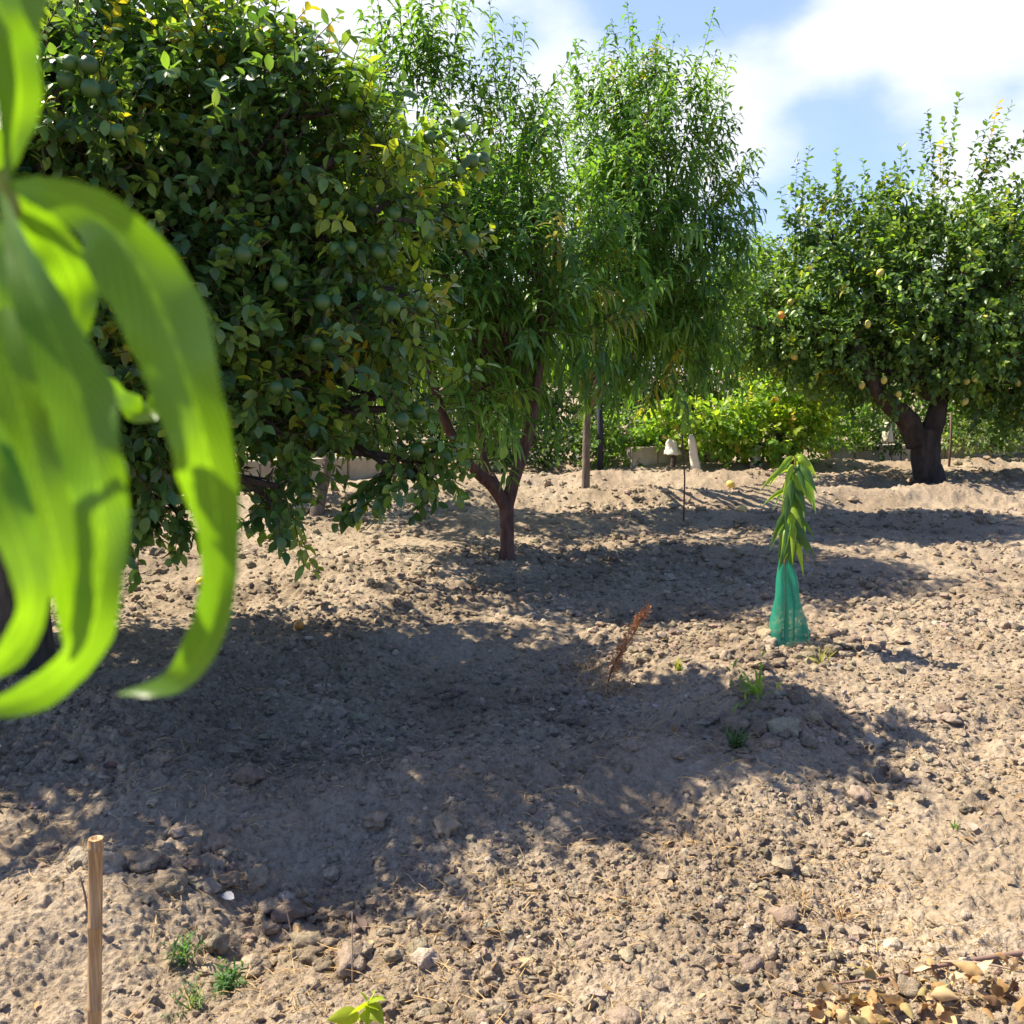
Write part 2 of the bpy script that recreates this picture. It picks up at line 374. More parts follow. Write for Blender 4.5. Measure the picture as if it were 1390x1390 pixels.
def add_clods(acc, x, y, size, protos, smooth, flat=.7):
    z = terrain(x, y); n = len(x); which = R.integers(0, len(protos), n)
    tone = np.clip(R.normal(1.0, .16, n), .6, 1.5)[:, None] * np.array([1, 1, 1]) * (1 + R.normal(0, .03, (n, 3)))
    pale = R.random(n) < .05; tone[pale] *= np.array([1.45, 1.5, 1.55])
    for k, (V, F) in enumerate(protos):
        s = np.where(which == k)[0]
        if not len(s): continue
        Rm = rotm(len(s)); sc = size[s][:, None] * R.uniform(.7, 1.25, (len(s), 3))
        W = np.einsum('nij,vj->nvi', Rm, V) * sc[:, None]; W[..., 2] *= flat
        W += np.stack([x[s], y[s], z[s] + size[s] * .18], 1)[:, None]
        f = (F[None] + (np.arange(len(s)) * len(V))[:, None, None]).reshape(-1, 3)
        acc.add(W.reshape(-1, 3), [f], 0, np.repeat(tone[s], len(V), 0), smooth)
a = Acc(); p1 = clod_protos(10, 1); p2 = clod_protos(10, 3)
x, y = scatter(9000, 7, 17, .62); keep = R.random(len(x)) < np.clip(.55 + .9 * fbm(x * .9, y * .9, 46, 2), .1, 1); x, y = x[keep], y[keep]
add_clods(a, x, y, np.clip(.012 * np.exp(R.exponential(.5, len(x))), .01, .05), clod_protos(8, 2), False, .75)
x, y = scatter(34000, 1.6, 11, .70)
dens = fbm(x * 1.1, y * 1.1, 41, 2); keep = R.random(len(x)) < np.clip(.45 + 1.0 * dens, .05, 1); x, y = x[keep], y[keep]
sz = .0045 * np.exp(R.exponential(.55, len(x))) ; sz = np.clip(sz, .004, .022) * np.clip(np.hypot(x, y) / 4, .8, 1.7)
add_clods(a, x, y, sz, p1, False)
x, y = scatter(60000, 1.6, 7, .62); dens = fbm(x * 1.4 + 3, y * 1.4, 43, 3); keep = R.random(len(x)) < np.clip(.42 + 1.0 * dens, .05, 1); x, y = x[keep], y[keep]
add_clods(a, x, y, np.clip(.0032 * np.exp(R.exponential(.5, len(x))), .003, .013), p1, False, .8)
x, y = scatter(2600, 1.7, 9, .62); dens = fbm(x * 1.1, y * 1.1, 41, 2); keep = R.random(len(x)) < np.clip(.3 + 1.2 * dens, .02, 1); x, y = x[keep], y[keep]
add_clods(a, x, y, np.clip(.016 * np.exp(R.normal(0, .35, len(x))), .01, .035), clod_protos(8, 2), False, .75)
x, y = scatter(4200, 1.7, 13, .70); dens = fbm(x * 1.1, y * 1.1, 41, 2); keep = R.random(len(x)) < np.clip(.35 + 1.1 * dens, .03, 1); x, y = x[keep], y[keep]
sz = np.clip(.0095 * np.exp(R.exponential(.42, len(x))), .009, .034)
add_clods(a, x, y, sz, p2, True)
for (px, py, n, sp, s0) in ((1070, 888, 130, .26, .022), (880, 885, 30, .25, .012), (1180, 890, 20, .12, .02), (1130, 1040, 60, .3, .018), (440, 1230, 70, .22, .017), (1020, 1010, 30, .14, .02), (240, 1180, 40, .2, .02)):
    c = G(px, py); x = R.normal(c[0], sp, n); y = R.normal(c[1], sp * .6, n)
    add_clods(a, x, y, np.clip(s0 * np.exp(R.normal(0, .45, n)), .008, .05), p2, True)
o = a.build("soil_clods", m_soil); o["kind"] = "stuff"; o["label"] = "loose dry tan clods of tilled soil strewn over the orchard ground"

# straw and tiny dead stalks, uncountable
a = Acc(); n = 6500
x, y = scatter(n, 1.7, 7, .62); k = fbm(x * 1.7 + 9, y * 1.7, 77, 2); keep = (k > R.uniform(-.6, .9, n)); x, y = x[keep], y[keep]
for (px, py, nn, sp) in ((1150, 1190, 90, .22), (950, 1150, 60, .2), (860, 930, 70, .18), (1250, 1310, 120, .2), (600, 1290, 30, .2), (700, 1110, 80, .25), (1000, 1050, 60, .15), (1180, 1330, 140, .16), (820, 1250, 80, .3), (1280, 1020, 60, .3)):
    c = G(px, py); x = np.concatenate([x, R.normal(c[0], sp, nn)]); y = np.concatenate([y, R.normal(c[1], sp * .7, nn)])
n = len(x); z = terrain(x, y); A = np.stack([x, y, z + .006], 1); d = rnd3(n); d[:, 2] = np.abs(d[:, 2]) * .35; L = R.uniform(.02, .085, n)[:, None]
mid = A + d * L * .5 + np.array([0, 0, .004]); d2 = nz(d + rnd3(n) * .35); d2[:, 2] *= .3
cs = np.array([.54, .36, .16]) * R.uniform(.45, 1.25, (n, 1))
twigs(a, A, mid, .0014, .0012, 0, np.repeat(cs, 6, 0)); twigs(a, mid, mid + d2 * L * .5, .0010, .0005, 0, np.repeat(cs, 6, 0))
o = a.build("dry_straw", m_straw); o["kind"] = "stuff"; o["label"] = "thin dry straw and dead stalks scattered on the soil"

a = Acc(); x, y = scatter(1100, 1.7, 11, .6); k = fbm(x * .9 + 4, y * .9, 78, 2); keep = k > R.uniform(-.4, .8, len(x)); x, y = x[keep], y[keep]; n = len(x)
B = np.stack([x, y, terrain(x, y) + .006], 1); D = rnd3(n); D[:, 2] = np.abs(D[:, 2]) * .4; L = R.uniform(.012, .045, n)
leaves(a, B, D, nz(np.array([0, 0, 1.]) + rnd3(n) * .6), L, L * R.uniform(.25, .5, n), R.uniform(-.5, .8, n), R.uniform(.1, .5, n), np.array([(.36, .25, .13), (.25, .17, .09), (.30, .27, .2), (.44, .35, .2)])[R.integers(0, 4, n)])
o = a.build("leaf_litter", m_dry); o["kind"] = "stuff"; o["label"] = "small dry leaf fragments littering the soil"

# ------------------------------------------------------------------ trees
def pick(n, cols, w):
    return np.array(cols)[R.choice(len(cols), n, p=np.array(w) / sum(w))]

def blob_shoots(blobs, per_m2, style, gap=2.3, thin=None):
    """shoot bases, directions and lengths spread over ellipsoid clumps"""
    Bs, Ds, Ls, Os = [], [], [], []
    for (c, r) in blobs:
        r = np.asarray(r, float) * np.ones(3); area = 4 * PI * np.mean(r) ** 2; n = max(6, int(area * per_m2))
        u = rnd3(n); rad = .45 + .55 * R.random(n) ** .6
        # uneven outline: clump-wise wobble
        wob = np.array([mnoise.noise(Vector(q) * 2.6 + Vector(c) * 3) for q in u]); rad = rad * (1 + .62 * wob) * (.86 if style == 'citrus' else 1)
        p = c + u * r * rad[:, None]
        if style == 'citrus':
            d = nz(u * .8 + rnd3(n) * .65 + np.array([0, 0, .15])); d[:, 2] -= (u[:, 2] < -.1) * .55; L = R.uniform(.12, .30, n) * np.where(R.random(n) < .05, 1.7, 1)
        elif style == 'peach':
            d = nz(u * .5 + rnd3(n) * .3 + np.array([0, 0, 1.0]) * np.clip(u[:, 2:] + .45, -.05, 1)); L = R.uniform(.3, .62, n) * (1 + .5 * (u[:, 2] > .2))
        else:
            d = nz(u * .7 + rnd3(n) * .6 + np.array([0, 0, .35])); L = R.uniform(.15, .35, n)
        if style in ('citrus', 'peach'):   # pockets where no shoots grow
            k = np.array([mnoise.noise(Vector((q[0] * gap, q[1] * gap, q[2] * gap * (.6 if style == 'peach' else 1)))) for q in p]) > (thin if thin is not None else -.16)
            p, d, L, u = p[k], d[k], L[k], u[k]
        Bs.append(p); Ds.append(nz(d)); Ls.append(L); Os.append(u)
    return np.concatenate(Bs), np.concatenate(Ds), np.concatenate(Ls), np.concatenate(Os)

def foliage(acc, B, D, Ls, O, style, ctrs, colf, leafL, leafW, spacing, wood=(.08, .06, .035)):
    n = len(B); bend = np.array([0, 0, -1.]) * (.18 if style != 'peach' else .12)
    E = B + nz(D + bend) * Ls[:, None]
    twigs(acc, B, E, .0035 if style != 'peach' else .004, .0015, 1, wood)
    cnt = np.maximum(4, (Ls / spacing).astype(int)); idx = np.repeat(np.arange(n), cnt)
    k = np.concatenate([np.arange(c) for c in cnt]); t = ((k + .6) / cnt[idx]) ** .75
    base = B[idx] * (1 - t[:, None]) + E[idx] * t[:, None]
    d = nz(E - B)[idx]; h = nz(np.cross(d, np.array([.3, .2, .9]))); q = np.cross(d, h)
    ang = k * 2.4 + R.uniform(0, 6.28, n)[idx] + R.normal(0, .3, len(k))
    rad = h * np.cos(ang)[:, None] + q * np.sin(ang)[:, None]
    m = len(idx)
    shoot_c = colf(n, O, B); c = shoot_c[idx] * np.clip(R.normal(1, .18, (m, 1)), .5, 1.6)
    up = np.array([0, 0, 1.])
    if style == 'peach':
        D2 = nz(d * .65 + rad * .75 + rnd3(m) * .45); Nn = nz(up * .9 + d * .5 + rnd3(m) * .35)
        L = leafL * R.uniform(.65, 1.15, m) * (1 - .45 * (t > .88)); curl = R.uniform(.3, .9, m)
        leaves(acc, base, D2, Nn, L, leafW * R.uniform(.8, 1.2, m), curl, .13, c, (.8, 1, .6), 0, .85)
    else:
        D2 = nz(d * .7 + rad * .8 + rnd3(m) * .4 + np.array([0, 0, -.18])); Nn = nz(up * .8 + O[idx] * .5 + rnd3(m) * .6)
        L = leafL * R.uniform(.6, 1.2, m); curl = R.normal(.15, .15, m)
        leaves(acc, base, D2, Nn, L, leafW * R.uniform(.8, 1.15, m), curl, .16, c, (.78, 1, .56), 0, .3)

def inner_branches(acc, fork, blobs, r0, n_each=5, wob=.12, mat=0):
    """limbs from the fork into each clump, with side branches inside it"""
    for (c, r) in blobs:
        c = np.asarray(c, float); r = np.mean(np.asarray(r) * np.ones(3)); L = np.linalg.norm(c - fork)
        mid = fork * .5 + c * .5 + np.array([R.normal(0, wob), R.normal(0, wob), .12 * L]); q = fork * .8 + mid * .2
        tube(acc, [fork, q * .3 + mid * .7, c], [r0, r0 * .6, r0 * .28], 7, mat, rough=.08, sub=4)
        for _ in range(n_each):
            e = c + rnd3(1)[0] * r * R.uniform(.6, .95); s = mid + (c - mid) * R.uniform(.3, 1)
            tube(acc, [s, (s + e) / 2 + R.normal(0, .05, 3), e], [r0 * .3, r0 * .2, .004], 5, mat, sub=2)

def spheroid(acc, c, r, col, nu=14, nv=10, stretch=1.0, nub=0):
    th = np.linspace(0, PI, nv); ph = np.linspace(0, 2 * PI, nu, endpoint=False); T, F = np.meshgrid(th, ph, indexing='ij')
    rz = np.cos(T) * stretch; rz = rz + nub * np.sign(np.cos(T)) * (np.abs(np.cos(T)) ** 8)
    rz = rz - .06 * (np.cos(T) > .97) * (1 if not nub else 0)
    V = np.stack([np.sin(T) * np.cos(F), np.sin(T) * np.sin(F), rz], -1).reshape(-1, 3) * r + c
    i = np.arange(nv - 1)[:, None] * nu; j = np.arange(nu)[None]; j2 = (j + 1) % nu
    Q = np.stack([i + j, i + nu + j, i + nu + j2, i + j2], -1).reshape(-1, 4); acc.add(V, [Q], 0, col)
def fruit(parent, loc0, name, c, r, col, stretch=1.0, nub=0):
    a = Acc(); spheroid(a, np.zeros(3), r, col, stretch=stretch, nub=nub)
    o = a.build(name, m_fruit, parent=parent); o.location = [float(q) for q in (np.asarray(c) - np.asarray(loc0))]; o.rotation_euler = (R.normal(0, .5), R.normal(0, .5), R.uniform(0, 6))
    return o

def PB(l):  # pixel clumps -> world clumps
    return [(P(px, py, d), r if isinstance(r, tuple) else (r, r, r)) for px, py, d, r in l]
def PS(l):  # explicit long shoots (from pixel, to pixel, distance)
    B = np.array([P(q[0], q[1], q[4]) for q in l]); E = np.array([P(q[2], q[3], q[4] + (q[5] if len(q) > 5 else 0)) for q in l])
    out = [(B, E)]; sc = np.linalg.norm(E - B, axis=1)[:, None]
    for _ in range(3):   # companion shoots springing from lower down on the same branch
        f = R.uniform(-.35, .35, (len(B), 1)); b2 = B + (E - B) * f + R.normal(0, .04, B.shape); e2 = B + (E - B) * R.uniform(.35, .85, (len(B), 1)) + R.normal(0, .13, B.shape) * np.minimum(sc, 1)
        out.append((b2, e2))
    B = np.concatenate([q[0] for q in out]); E = np.concatenate([q[1] for q in out])
    d = E - B; L = np.linalg.norm(d, axis=1); return B, d / L[:, None], L, nz(d)

def citrus_cols(flush, yellow=.01, base=((.056, .13, .036), (.095, .185, .046), (.155, .245, .058))):
    def f(n, O, B):
        c = pick(n, base, [3, 4, 2]); u = R.random(n); cl = np.array([mnoise.noise(Vector(q) * 1.9 + Vector((5, 1, 3))) for q in B]); k = u < flush * (.6 + .6 * (O[:, 2] > 0)) * np.clip(.8 + 3.2 * cl, 0, 3)
        c[k] = pick(k.sum(), [(.20, .31, .045), (.30, .37, .04), (.13, .24, .045)], [3, 1.5, 4])
        y = R.random(n) < yellow * (1 + 5 * (np.linalg.norm(B - P(600, 340, 4.75), axis=1) < .38)); c[y] = pick(y.sum(), [(.36, .33, .035), (.45, .33, .04), (.28, .33, .05)], [1, .6, 2]); return c
    return f
def peach_cols(n, O, B):
    c = pick(n, [(.08, .18, .04), (.115, .235, .042), (.16, .29, .05)], [4, 4, 3]); y = R.random(n) < .02; c[y] = (.3, .28, .04); return c

def make_tree(name, label, cat, base, trunk_fn, blobs, style, per_m2, colf, leafL, leafW, spacing, bark, leafm, extra=None, fork=None, limb_r=.05, n_each=5, group=None, thin=-.16):
    t = thing(name, label, cat, base, group)
    tr = Acc(); trunk_fn(tr); inner_branches(tr, np.asarray(fork), blobs, limb_r, n_each)
    tr.build("trunk", bark, parent=t, origin=base)
    cr = Acc(); B, D, L, O = blob_shoots(blobs, per_m2, style, thin=thin)
    ctrs = None
    if extra is not None:
        B = np.concatenate([B, extra[0]]); D = np.concatenate([D, extra[1]]); L = np.concatenate([L, extra[2]]); O = np.concatenate([O, extra[3]])
    # keep twigs off the ground
    kz = B[:, 2] + np.minimum(D[:, 2], 0) * L > .12; B, D, L, O = B[kz], D[kz], L[kz], O[kz]
    foliage(cr, B, D, L, O, style, ctrs, colf, leafL, leafW, spacing)
    cr.build("crown", [leafm, m_twig], parent=t, origin=base)
    return t

# --- near orange tree, left
base = on_ground(28, 905); base[2] -= .03
fork = base + np.array([.1, .1, .95])
ob = PB([(-20, 220, 4.1, .45), (0, 360, 3.9, .4), (-130, 60, 4.3, .5), (-120, 300, 3.8, .45), (85, 110, 4.05, .24), (150, 200, 4.1, .2), (50, 60, 5.0, .7), (165, 50, 4.9, .48), (-120, 200, 5.0, 1.1), (60, 260, 4.7, .85), (230, 170, 4.8, .62), (295, 120, 4.6, .34), (290, 300, 4.7, .62), (400, 250, 4.6, .50),
         (405, 150, 4.5, .27), (455, 215, 4.42, .28), (530, 275, 4.4, .19), (480, 330, 4.55, .38), (535, 390, 4.4, .27), (420, 430, 4.6, .52), (505, 470, 4.55, .30), (480, 515, 4.8, .24), (560, 555, 4.5, .17),
         (350, 500, 4.3, .40), (370, 545, 4.35, .26), (330, 555, 4.3, .26), (510, 540, 4.55, .18), (445, 500, 4.5, .24), (240, 660, 4.35, .22), (330, 600, 4.3, .27), (378, 660, 4.25, .12), (220, 620, 4.4, .34), (210, 690, 4.4, .18), (120, 480, 4.4, .7), (-60, 480, 4.6, .9), (90, 630, 4.6, .4),
         (250, 430, 4.3, .5), (210, 300, 5.7, .8), (360, 340, 5.05, .46), (330, 470, 5.5, .42), (100, 490, 5.6, .65), (390, 220, 4.9, .28), (90, 150, 5.5, .6), (-150, 420, 5.6, .8), (600, 630, 4.55, .11)])
ox = PS([(330, 90, 318, 30, 4.45), (405, 100, 402, 25, 4.45), (440, 110, 445, 62, 4.45), (490, 140, 498, 85, 4.45), (590, 250, 645, 215, 4.45), (600, 290, 650, 325, 4.45), (590, 280, 628, 270, 4.45), (560, 200, 605, 170, 4.45),
         (600, 620, 630, 675, 4.45), (560, 620, 600, 680, 4.45), (590, 600, 640, 640, 4.45), (520, 640, 470, 700, 4.45), (520, 640, 450, 705, 4.45), (530, 650, 505, 705, 4.45), (400, 680, 375, 725, 4.3), (380, 680, 415, 715, 4.3), (360, 670, 345, 720, 4.3),
         (230, 690, 250, 735, 4.4), (210, 690, 205, 730, 4.4), (250, 30, 240, -30, 4.45), (310, 60, 350, 40, 4.45)])
orange_spots = [(95, 85, 3.75), (121, 88, 3.75), (90, 108, 3.80), (175, 272, 4.20), (455, 338, 4.13), (476, 335, 4.13), (514, 343, 4.18), (513, 410, 4.23), (437, 410, 4.05), (458, 448, 4.10), (533, 418, 4.05), (583, 186, 4.40), (640, 218, 4.45),
                    (655, 216, 4.55), (640, 328, 4.40), (624, 167, 4.50), (545, 570, 4.10), (375, 526, 3.95), (402, 280, 4.40), (160, 178, 3.75), (123, 120, 3.75), (200, 130, 4.35), (294, 78, 4.85), (360, 175, 4.45), (500, 452, 4.28), (566, 612, 4.25),
                    (572, 416, 4.20), (350, 66, 4.67), (468, 150, 4.35), (256, 515, 3.95), (430, 468, 4.00), (580, 318, 4.40), (100, 175, 4.30), (270, 95, 4.70), (535, 290, 4.35), (380, 385, 4.00), (415, 735 - 60, 4.1), (490, 285, 4.28), (568, 560, 4.25), (330, 345, 3.90)]
q_ = np.repeat(np.array([P(*f) for f in orange_spots]), 3, 0); n_ = len(q_); d_ = nz(rnd3(n_) * .8 + np.array([0, -.1, .25])); l_ = R.uniform(.12, .24, n_)
ox = tuple(np.concatenate([a_, b_]) for a_, b_ in zip(ox, (q_ - d_ * .12 + np.array([0, .10, .03]), d_, l_, d_)))
def tf(acc):
    tube(acc, [base + (0, 0, -.1), base + (0, 0, .02), base + (.02, .02, .3), base + (.05, .04, .65), fork], [.19, .165, .125, .12, .13], 16, 0, rough=.07, sub=4)
orange = make_tree("orange_tree", "large dark green orange tree in the left foreground hung with green unripe oranges", "tree", base, tf, ob, 'citrus', 80, citrus_cols(.36, .03), .074, .040, .026, m_bark_or, m_citrus, ox, fork, .05, 3, thin=-.19)
for (px, py, d) in orange_spots:
    fruit(orange, base, "orange_fruit", P(px, py, d - .01), R.uniform(.027, .036), np.array([.05, .12, .022]) * R.uniform(.7, 1.2))

# --- second orange tree behind it
base2 = on_ground(430, 697); base2[2] -= .03
fork2 = P(447, 615, base2[1] + .1)
ob2 = PB([(430, 190, 10.2, .62), (380, 300, 10.2, 1.0), (480, 320, 10.0, .8), (440, 450, 10.0, .8), (500, 490, 10, .42), (360, 500, 10.4, .8), (300, 150, 10.6, .8)])
def tf(acc):
    tube(acc, [base2 + (0, 0, -.1), base2, base2 * .5 + fork2 * .5, fork2], [.09, .078, .062, .06], 12, 0, rough=.05, sub=4)
make_tree("orange_tree", "slim leaning orange tree half hidden behind the large orange tree", "tree", base2, tf, ob2, 'citrus', 42, citrus_cols(.14), .09, .047, .045, m_bark_gr, m_citrus, None, fork2, .035, 3)

# --- forked peach tree in the middle
base = on_ground(688, 757); base[2] -= .02; bd = base[1]
fork = P(688, 683, bd)
pa = PB([(470, 300, 7.2, .42), (425, 345, 7.0, .36), (500, 350, 7.3, .4), (560, 190, 8.0, (.24, .3, .45)), (565, 300, 8.0, (.36, .5, .5)), (605, 165, 8.2, (.16, .2, .38)), (690, 205, 8.4, (.13, .25, .4)), (700, 300, 8.2, (.25, .4, .45)), (640, 350, 7.8, .5), (720, 360, 7.9, .5), (690, 425, 7.6, .46), (620, 435, 7.4, .38),
         (650, 530, 7.1, .16), (560, 400, 7.6, .45), (740, 425, 7.8, .42), (500, 420, 8.2, .45), (630, 260, 8.3, (.25, .35, .4))])
px_ = PS([(540, 150, 508, 5, 8.0), (565, 120, 572, -15, 8.0), (590, 120, 600, -5, 8.1), (610, 130, 632, 45, 8.1), (650, 160, 640, 90, 8.2), (680, 180, 672, 28, 8.3), (695, 170, 690, 50, 8.4), (715, 200, 728, 105, 8.3), (735, 240, 760, 150, 8.3), (525, 170, 520, 70, 8.0),
          (585, 100, 588, 0, 8.0), (555, 110, 540, -5, 8.0), (740, 300, 770, 220, 8.2), (610, 540, 690, 520, 7.0), (640, 560, 700, 525, 7.0), (630, 570, 640, 620, 7.0), (650, 500, 705, 500, 7.1)])
def tf(acc):
    tube(acc, [base + (0, 0, -.1), base, base + (.005, 0, .12), base * .25 + fork * .75, fork + (0, 0, .03)], [.085, .068, .053, .055, .058], 14, 0, rough=.06, sub=4)
    tube(acc, [fork + (.0, 0, -.03), P(668, 660, bd - .1), P(640, 632, bd - .25), P(600, 560, bd - .4), P(570, 430, bd - .2), P(560, 250, bd)], [.056, .046, .040, .034, .025, .012], 10, 0, rough=.05, sub=5)
    tube(acc, [fork + (.0, 0, -.02), P(700, 645, bd), P(715, 600, bd + .05), P(726, 545, bd + .1), P(735, 440, bd + .2), P(720, 250, bd + .4)], [.056, .048, .042, .037, .027, .012], 10, 0, rough=.05, sub=5)
    tube(acc, [fork + (.0, .02, -.02), P(672, 655, bd + .3), P(655, 610, bd + .6), P(640, 450, bd + .6), P(620, 200, bd + .5)], [.042, .034, .030, .022, .01], 10, 0, rough=.05, sub=5)
make_tree("peach_tree", "peach tree with a low reddish trunk forking into a wide V", "tree", base, tf, pa, 'peach', 33, peach_cols, .165, .030, .026, m_bark_pe, m_peach, px_, P(700, 520, bd + .15), .022, 4, thin=-.28)

# --- straight stemmed peach tree, behind and right
base = on_ground(795, 667); base[2] -= .02; bd = base[1]
fork = P(797, 555, bd)
pb = PB([(800, 205, 9.9, (.18, .3, .45)), (860, 190, 10.1, (.25, .4, .5)), (925, 215, 10.1, (.28, .4, .48)), (880, 285, 9.9, .62), (940, 275, 10.1, .36), (820, 330, 9.7, .7), (915, 370, 9.9, .55), (780, 395, 9.5, .5), (870, 405, 9.7, .55), (940, 420, 9.9, .4),
         (840, 460, 9.5, .3), (760, 460, 9.6, .3), (900, 465, 9.9, .3), (955, 385, 10.2, .34), (775, 300, 10.2, (.25, .4, .45)), (950, 430, 10.2, .24)])
px_ = PS([(785, 170, 782, 52, 9.9), (800, 150, 798, 70, 9.9), (765, 200, 752, 110, 10), (850, 130, 860, 40, 10.0), (875, 140, 872, 62, 10.1), (905, 150, 905, 62, 10.1), (930, 150, 948, 75, 10.1), (945, 170, 975, 72, 10.1), (955, 200, 985, 130, 10.1), (960, 230, 995, 170, 10.1),
          (830, 140, 835, 80, 10), (970, 290, 1018, 215, 10.2), (960, 270, 1005, 230, 10.2), (975, 310, 1015, 280, 10.2), (820, 150, 818, 85, 10.0), (890, 120, 890, 70, 10)])
def tf(acc):
    tube(acc, [base + (0, 0, -.1), base, base * .5 + fork * .5, fork], [.062, .052, .045, .045], 12, 0, rough=.06, sub=5)
make_tree("peach_tree", "tall peach tree with a straight pale bare stem standing right of the forked one", "tree", base, tf, pb, 'peach', 32, peach_cols, .17, .031, .028, m_bark_gr, m_peach, px_, fork, .035, 4)

# --- lemon tree, right
base = on_ground(1262, 662); base[2] -= .04; bd = base[1]
fork = P(1252, 588, bd)
lb = PB([(q[0], q[1], q[2], q[3] * 1.17) for q in [(1215, 410, 12.2, .95), (1320, 390, 12.2, 1.0), (1110, 430, 12.3, .75), (1210, 325, 12.5, .55), (1310, 335, 12.6, .6), (1140, 350, 12.4, .6), (1390, 350, 12.7, .65), (1440, 420, 12.4, 1.1), (1050, 440, 12.1, .45), (1010, 440, 12.4, .5), (1225, 275, 12.5, .3),
         (1270, 455, 11.7, .5), (1170, 465, 11.8, .45), (1350, 480, 11.8, .55), (1095, 480, 12, .3), (1110, 300, 12.6, .34), (1400, 520, 12.1, .45), (1250, 400, 13.6, 1.1), (1380, 420, 13.6, 1.1), (1130, 440, 13.6, .8), (1030, 395, 12.8, .42), (1350, 300, 12.6, .35), (1180, 500, 11.9, .32), (1130, 480, 12.0, .4), (1345, 520, 12.4, .35), (1400, 540, 12.6, .4)]])
lx = PS([(1270, 260, 1262, 150, 12.5), (1280, 255, 1300, 128, 12.5), (1330, 250, 1352, 140, 12.5), (1320, 240, 1340, 160, 12.5), (1335, 240, 1375, 190, 12.5), (1340, 245, 1398, 172, 12.5), (1350, 250, 1410, 215, 12.5), (1222, 250, 1224, 195, 12.4), (1138, 280, 1136, 203, 12.5),
         (1078, 340, 1096, 200, 12.4), (1076, 335, 1062, 255, 12.4), (1084, 310, 1068, 290, 12.4), (1178, 260, 1172, 215, 12.4), (1195, 260, 1200, 225, 12.4), (1110, 300, 1120, 250, 12.5), (1040, 360, 1030, 325, 12.6)])
def tf(acc):
    tube(acc, [base + (-.02, 0, -.12), base + (-.01, 0, .0), base + (0, 0, .15), base * .5 + fork * .5, fork + (.05, 0, .06)], [.27, .22, .18, .17, .17], 18, 0, rough=.09, sub=5)
    tube(acc, [fork + (-.03, 0, -.12), P(1232, 570, bd - .05), P(1212, 552, bd - .15), P(1185, 520, bd - .3), P(1150, 440, bd - .3)], [.15, .13, .11, .08, .045], 12, 0, rough=.09, sub=5)
    tube(acc, [fork + (.08, 0, -.12), P(1272, 560, bd), P(1278, 520, bd + .1), P(1290, 430, bd)], [.14, .115, .09, .05], 12, 0, rough=.09, sub=5)
lemon = make_tree("lemon_tree", "broad lemon tree with a thick dark forked trunk at the right dotted with yellow lemons", "tree", base, tf, lb, 'citrus', 50, citrus_cols(.25, .02, ((.07, .14, .034), (.10, .185, .04), (.135, .225, .048))), .092, .052, .036, m_bark_le, m_lemon, lx, P(1262, 540, bd), .05, 4, thin=-.30)
for (px, py, d) in [(1195, 370, 11.35), (1178, 440, 11.3), (1073, 411, 11.75), (1200, 516, 11.4), (1220, 535, 11.4), (1338, 432, 11.3), (1312, 518, 11.3), (1323, 514, 11.3), (1310, 545, 11.4), (1170, 523, 11.4), (1085, 285, 12.4),
                    (1078, 484, 11.75), (1382, 520, 11.6)]:
    fruit(lemon, base, "lemon_fruit", P(px, py, d + .06), R.uniform(.032, .040), np.array([.56, .47, .10]) * R.uniform(.75, 1.05), 1.25, .12)
fruit(lemon, base, "ripe_fruit", P(1060, 428, 11.6), .046, (.75, .28, .03))["label"] = "ripe orange coloured fruit"

# ------------------------------------------------------------------ background planting beyond the wall
def wall_y(x): return 13.37 + .44 * x
def bushes(name, label, cat, blobs, base_px, cols, leafL=.1, leafW=.055, per=9, style='bush', spacing=.06, stem_r=.03, n_each=3, group=None, bark=None, lm=None):
    bl = PB(blobs); c = bl[0][0]
    bx = P(base_px, 620, bl[0][0][1]); b = np.array([bx[0], bx[1], cz(bx[0], bx[1]) - .02])
    f = b + np.array([0, 0, max(.15, (c[2] - b[2]) * .45)])
    def tf(acc): tube(acc, [b + (0, 0, -.08), b, (b + f) / 2 + (.02, 0, 0), f], [stem_r * 1.4, stem_r * 1.2, stem_r, stem_r], 9, 0, rough=.08, sub=3)
    return make_tree(name, label, cat, b, tf, bl, style, per, cols, leafL, leafW, spacing, bark or m_bark_gr, lm or m_bushleaf, None, f, stem_r * .6, n_each, group, -.5)
def mixc(cols, w):
    return lambda n, O, B: pick(n, cols, w)
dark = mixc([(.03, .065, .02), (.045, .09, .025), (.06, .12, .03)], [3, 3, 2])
midg = mixc([(.09, .18, .04), (.13, .24, .045), (.18, .30, .055)], [3, 3, 2])
lime = mixc([(.14, .27, .045), (.22, .35, .045), (.30, .39, .045), (.40, .29, .06)], [3, 3, 2, .35])
bg = "trees beyond the low wall"
bushes("citrus_tree", "bright pale citrus tree beyond the wall between the tall peach and the lemon tree", "tree", [(1000, 430, 20, 1.3), (960, 385, 20.3, .8), (1050, 470, 20, 1.1), (1030, 395, 20.5, .7), (950, 500, 20, 1.0), (1080, 520, 20, 1.1), (990, 545, 19.5, .9), (1010, 375, 19.6, .9), (940, 440, 19.6, .8), (1090, 430, 20, .9)], 1000, midg, .1, .055, 34, 'citrus', .045, .06, group=bg)
bushes("citrus_tree", "dark tree in the shade straight behind the forked peach tree", "tree", [(700, 520, 15.6, 1.1), (560, 590, 15.0, .6), (650, 600, 14.8, .5), (640, 560, 15.2, .8), (660, 450, 16, 1.0), (760, 560, 15.4, .7), (600, 500, 15.6, 1.0)], 700, dark, .1, .05, 34, 'citrus', .045, .07, group=bg, bark=m_bark_or)
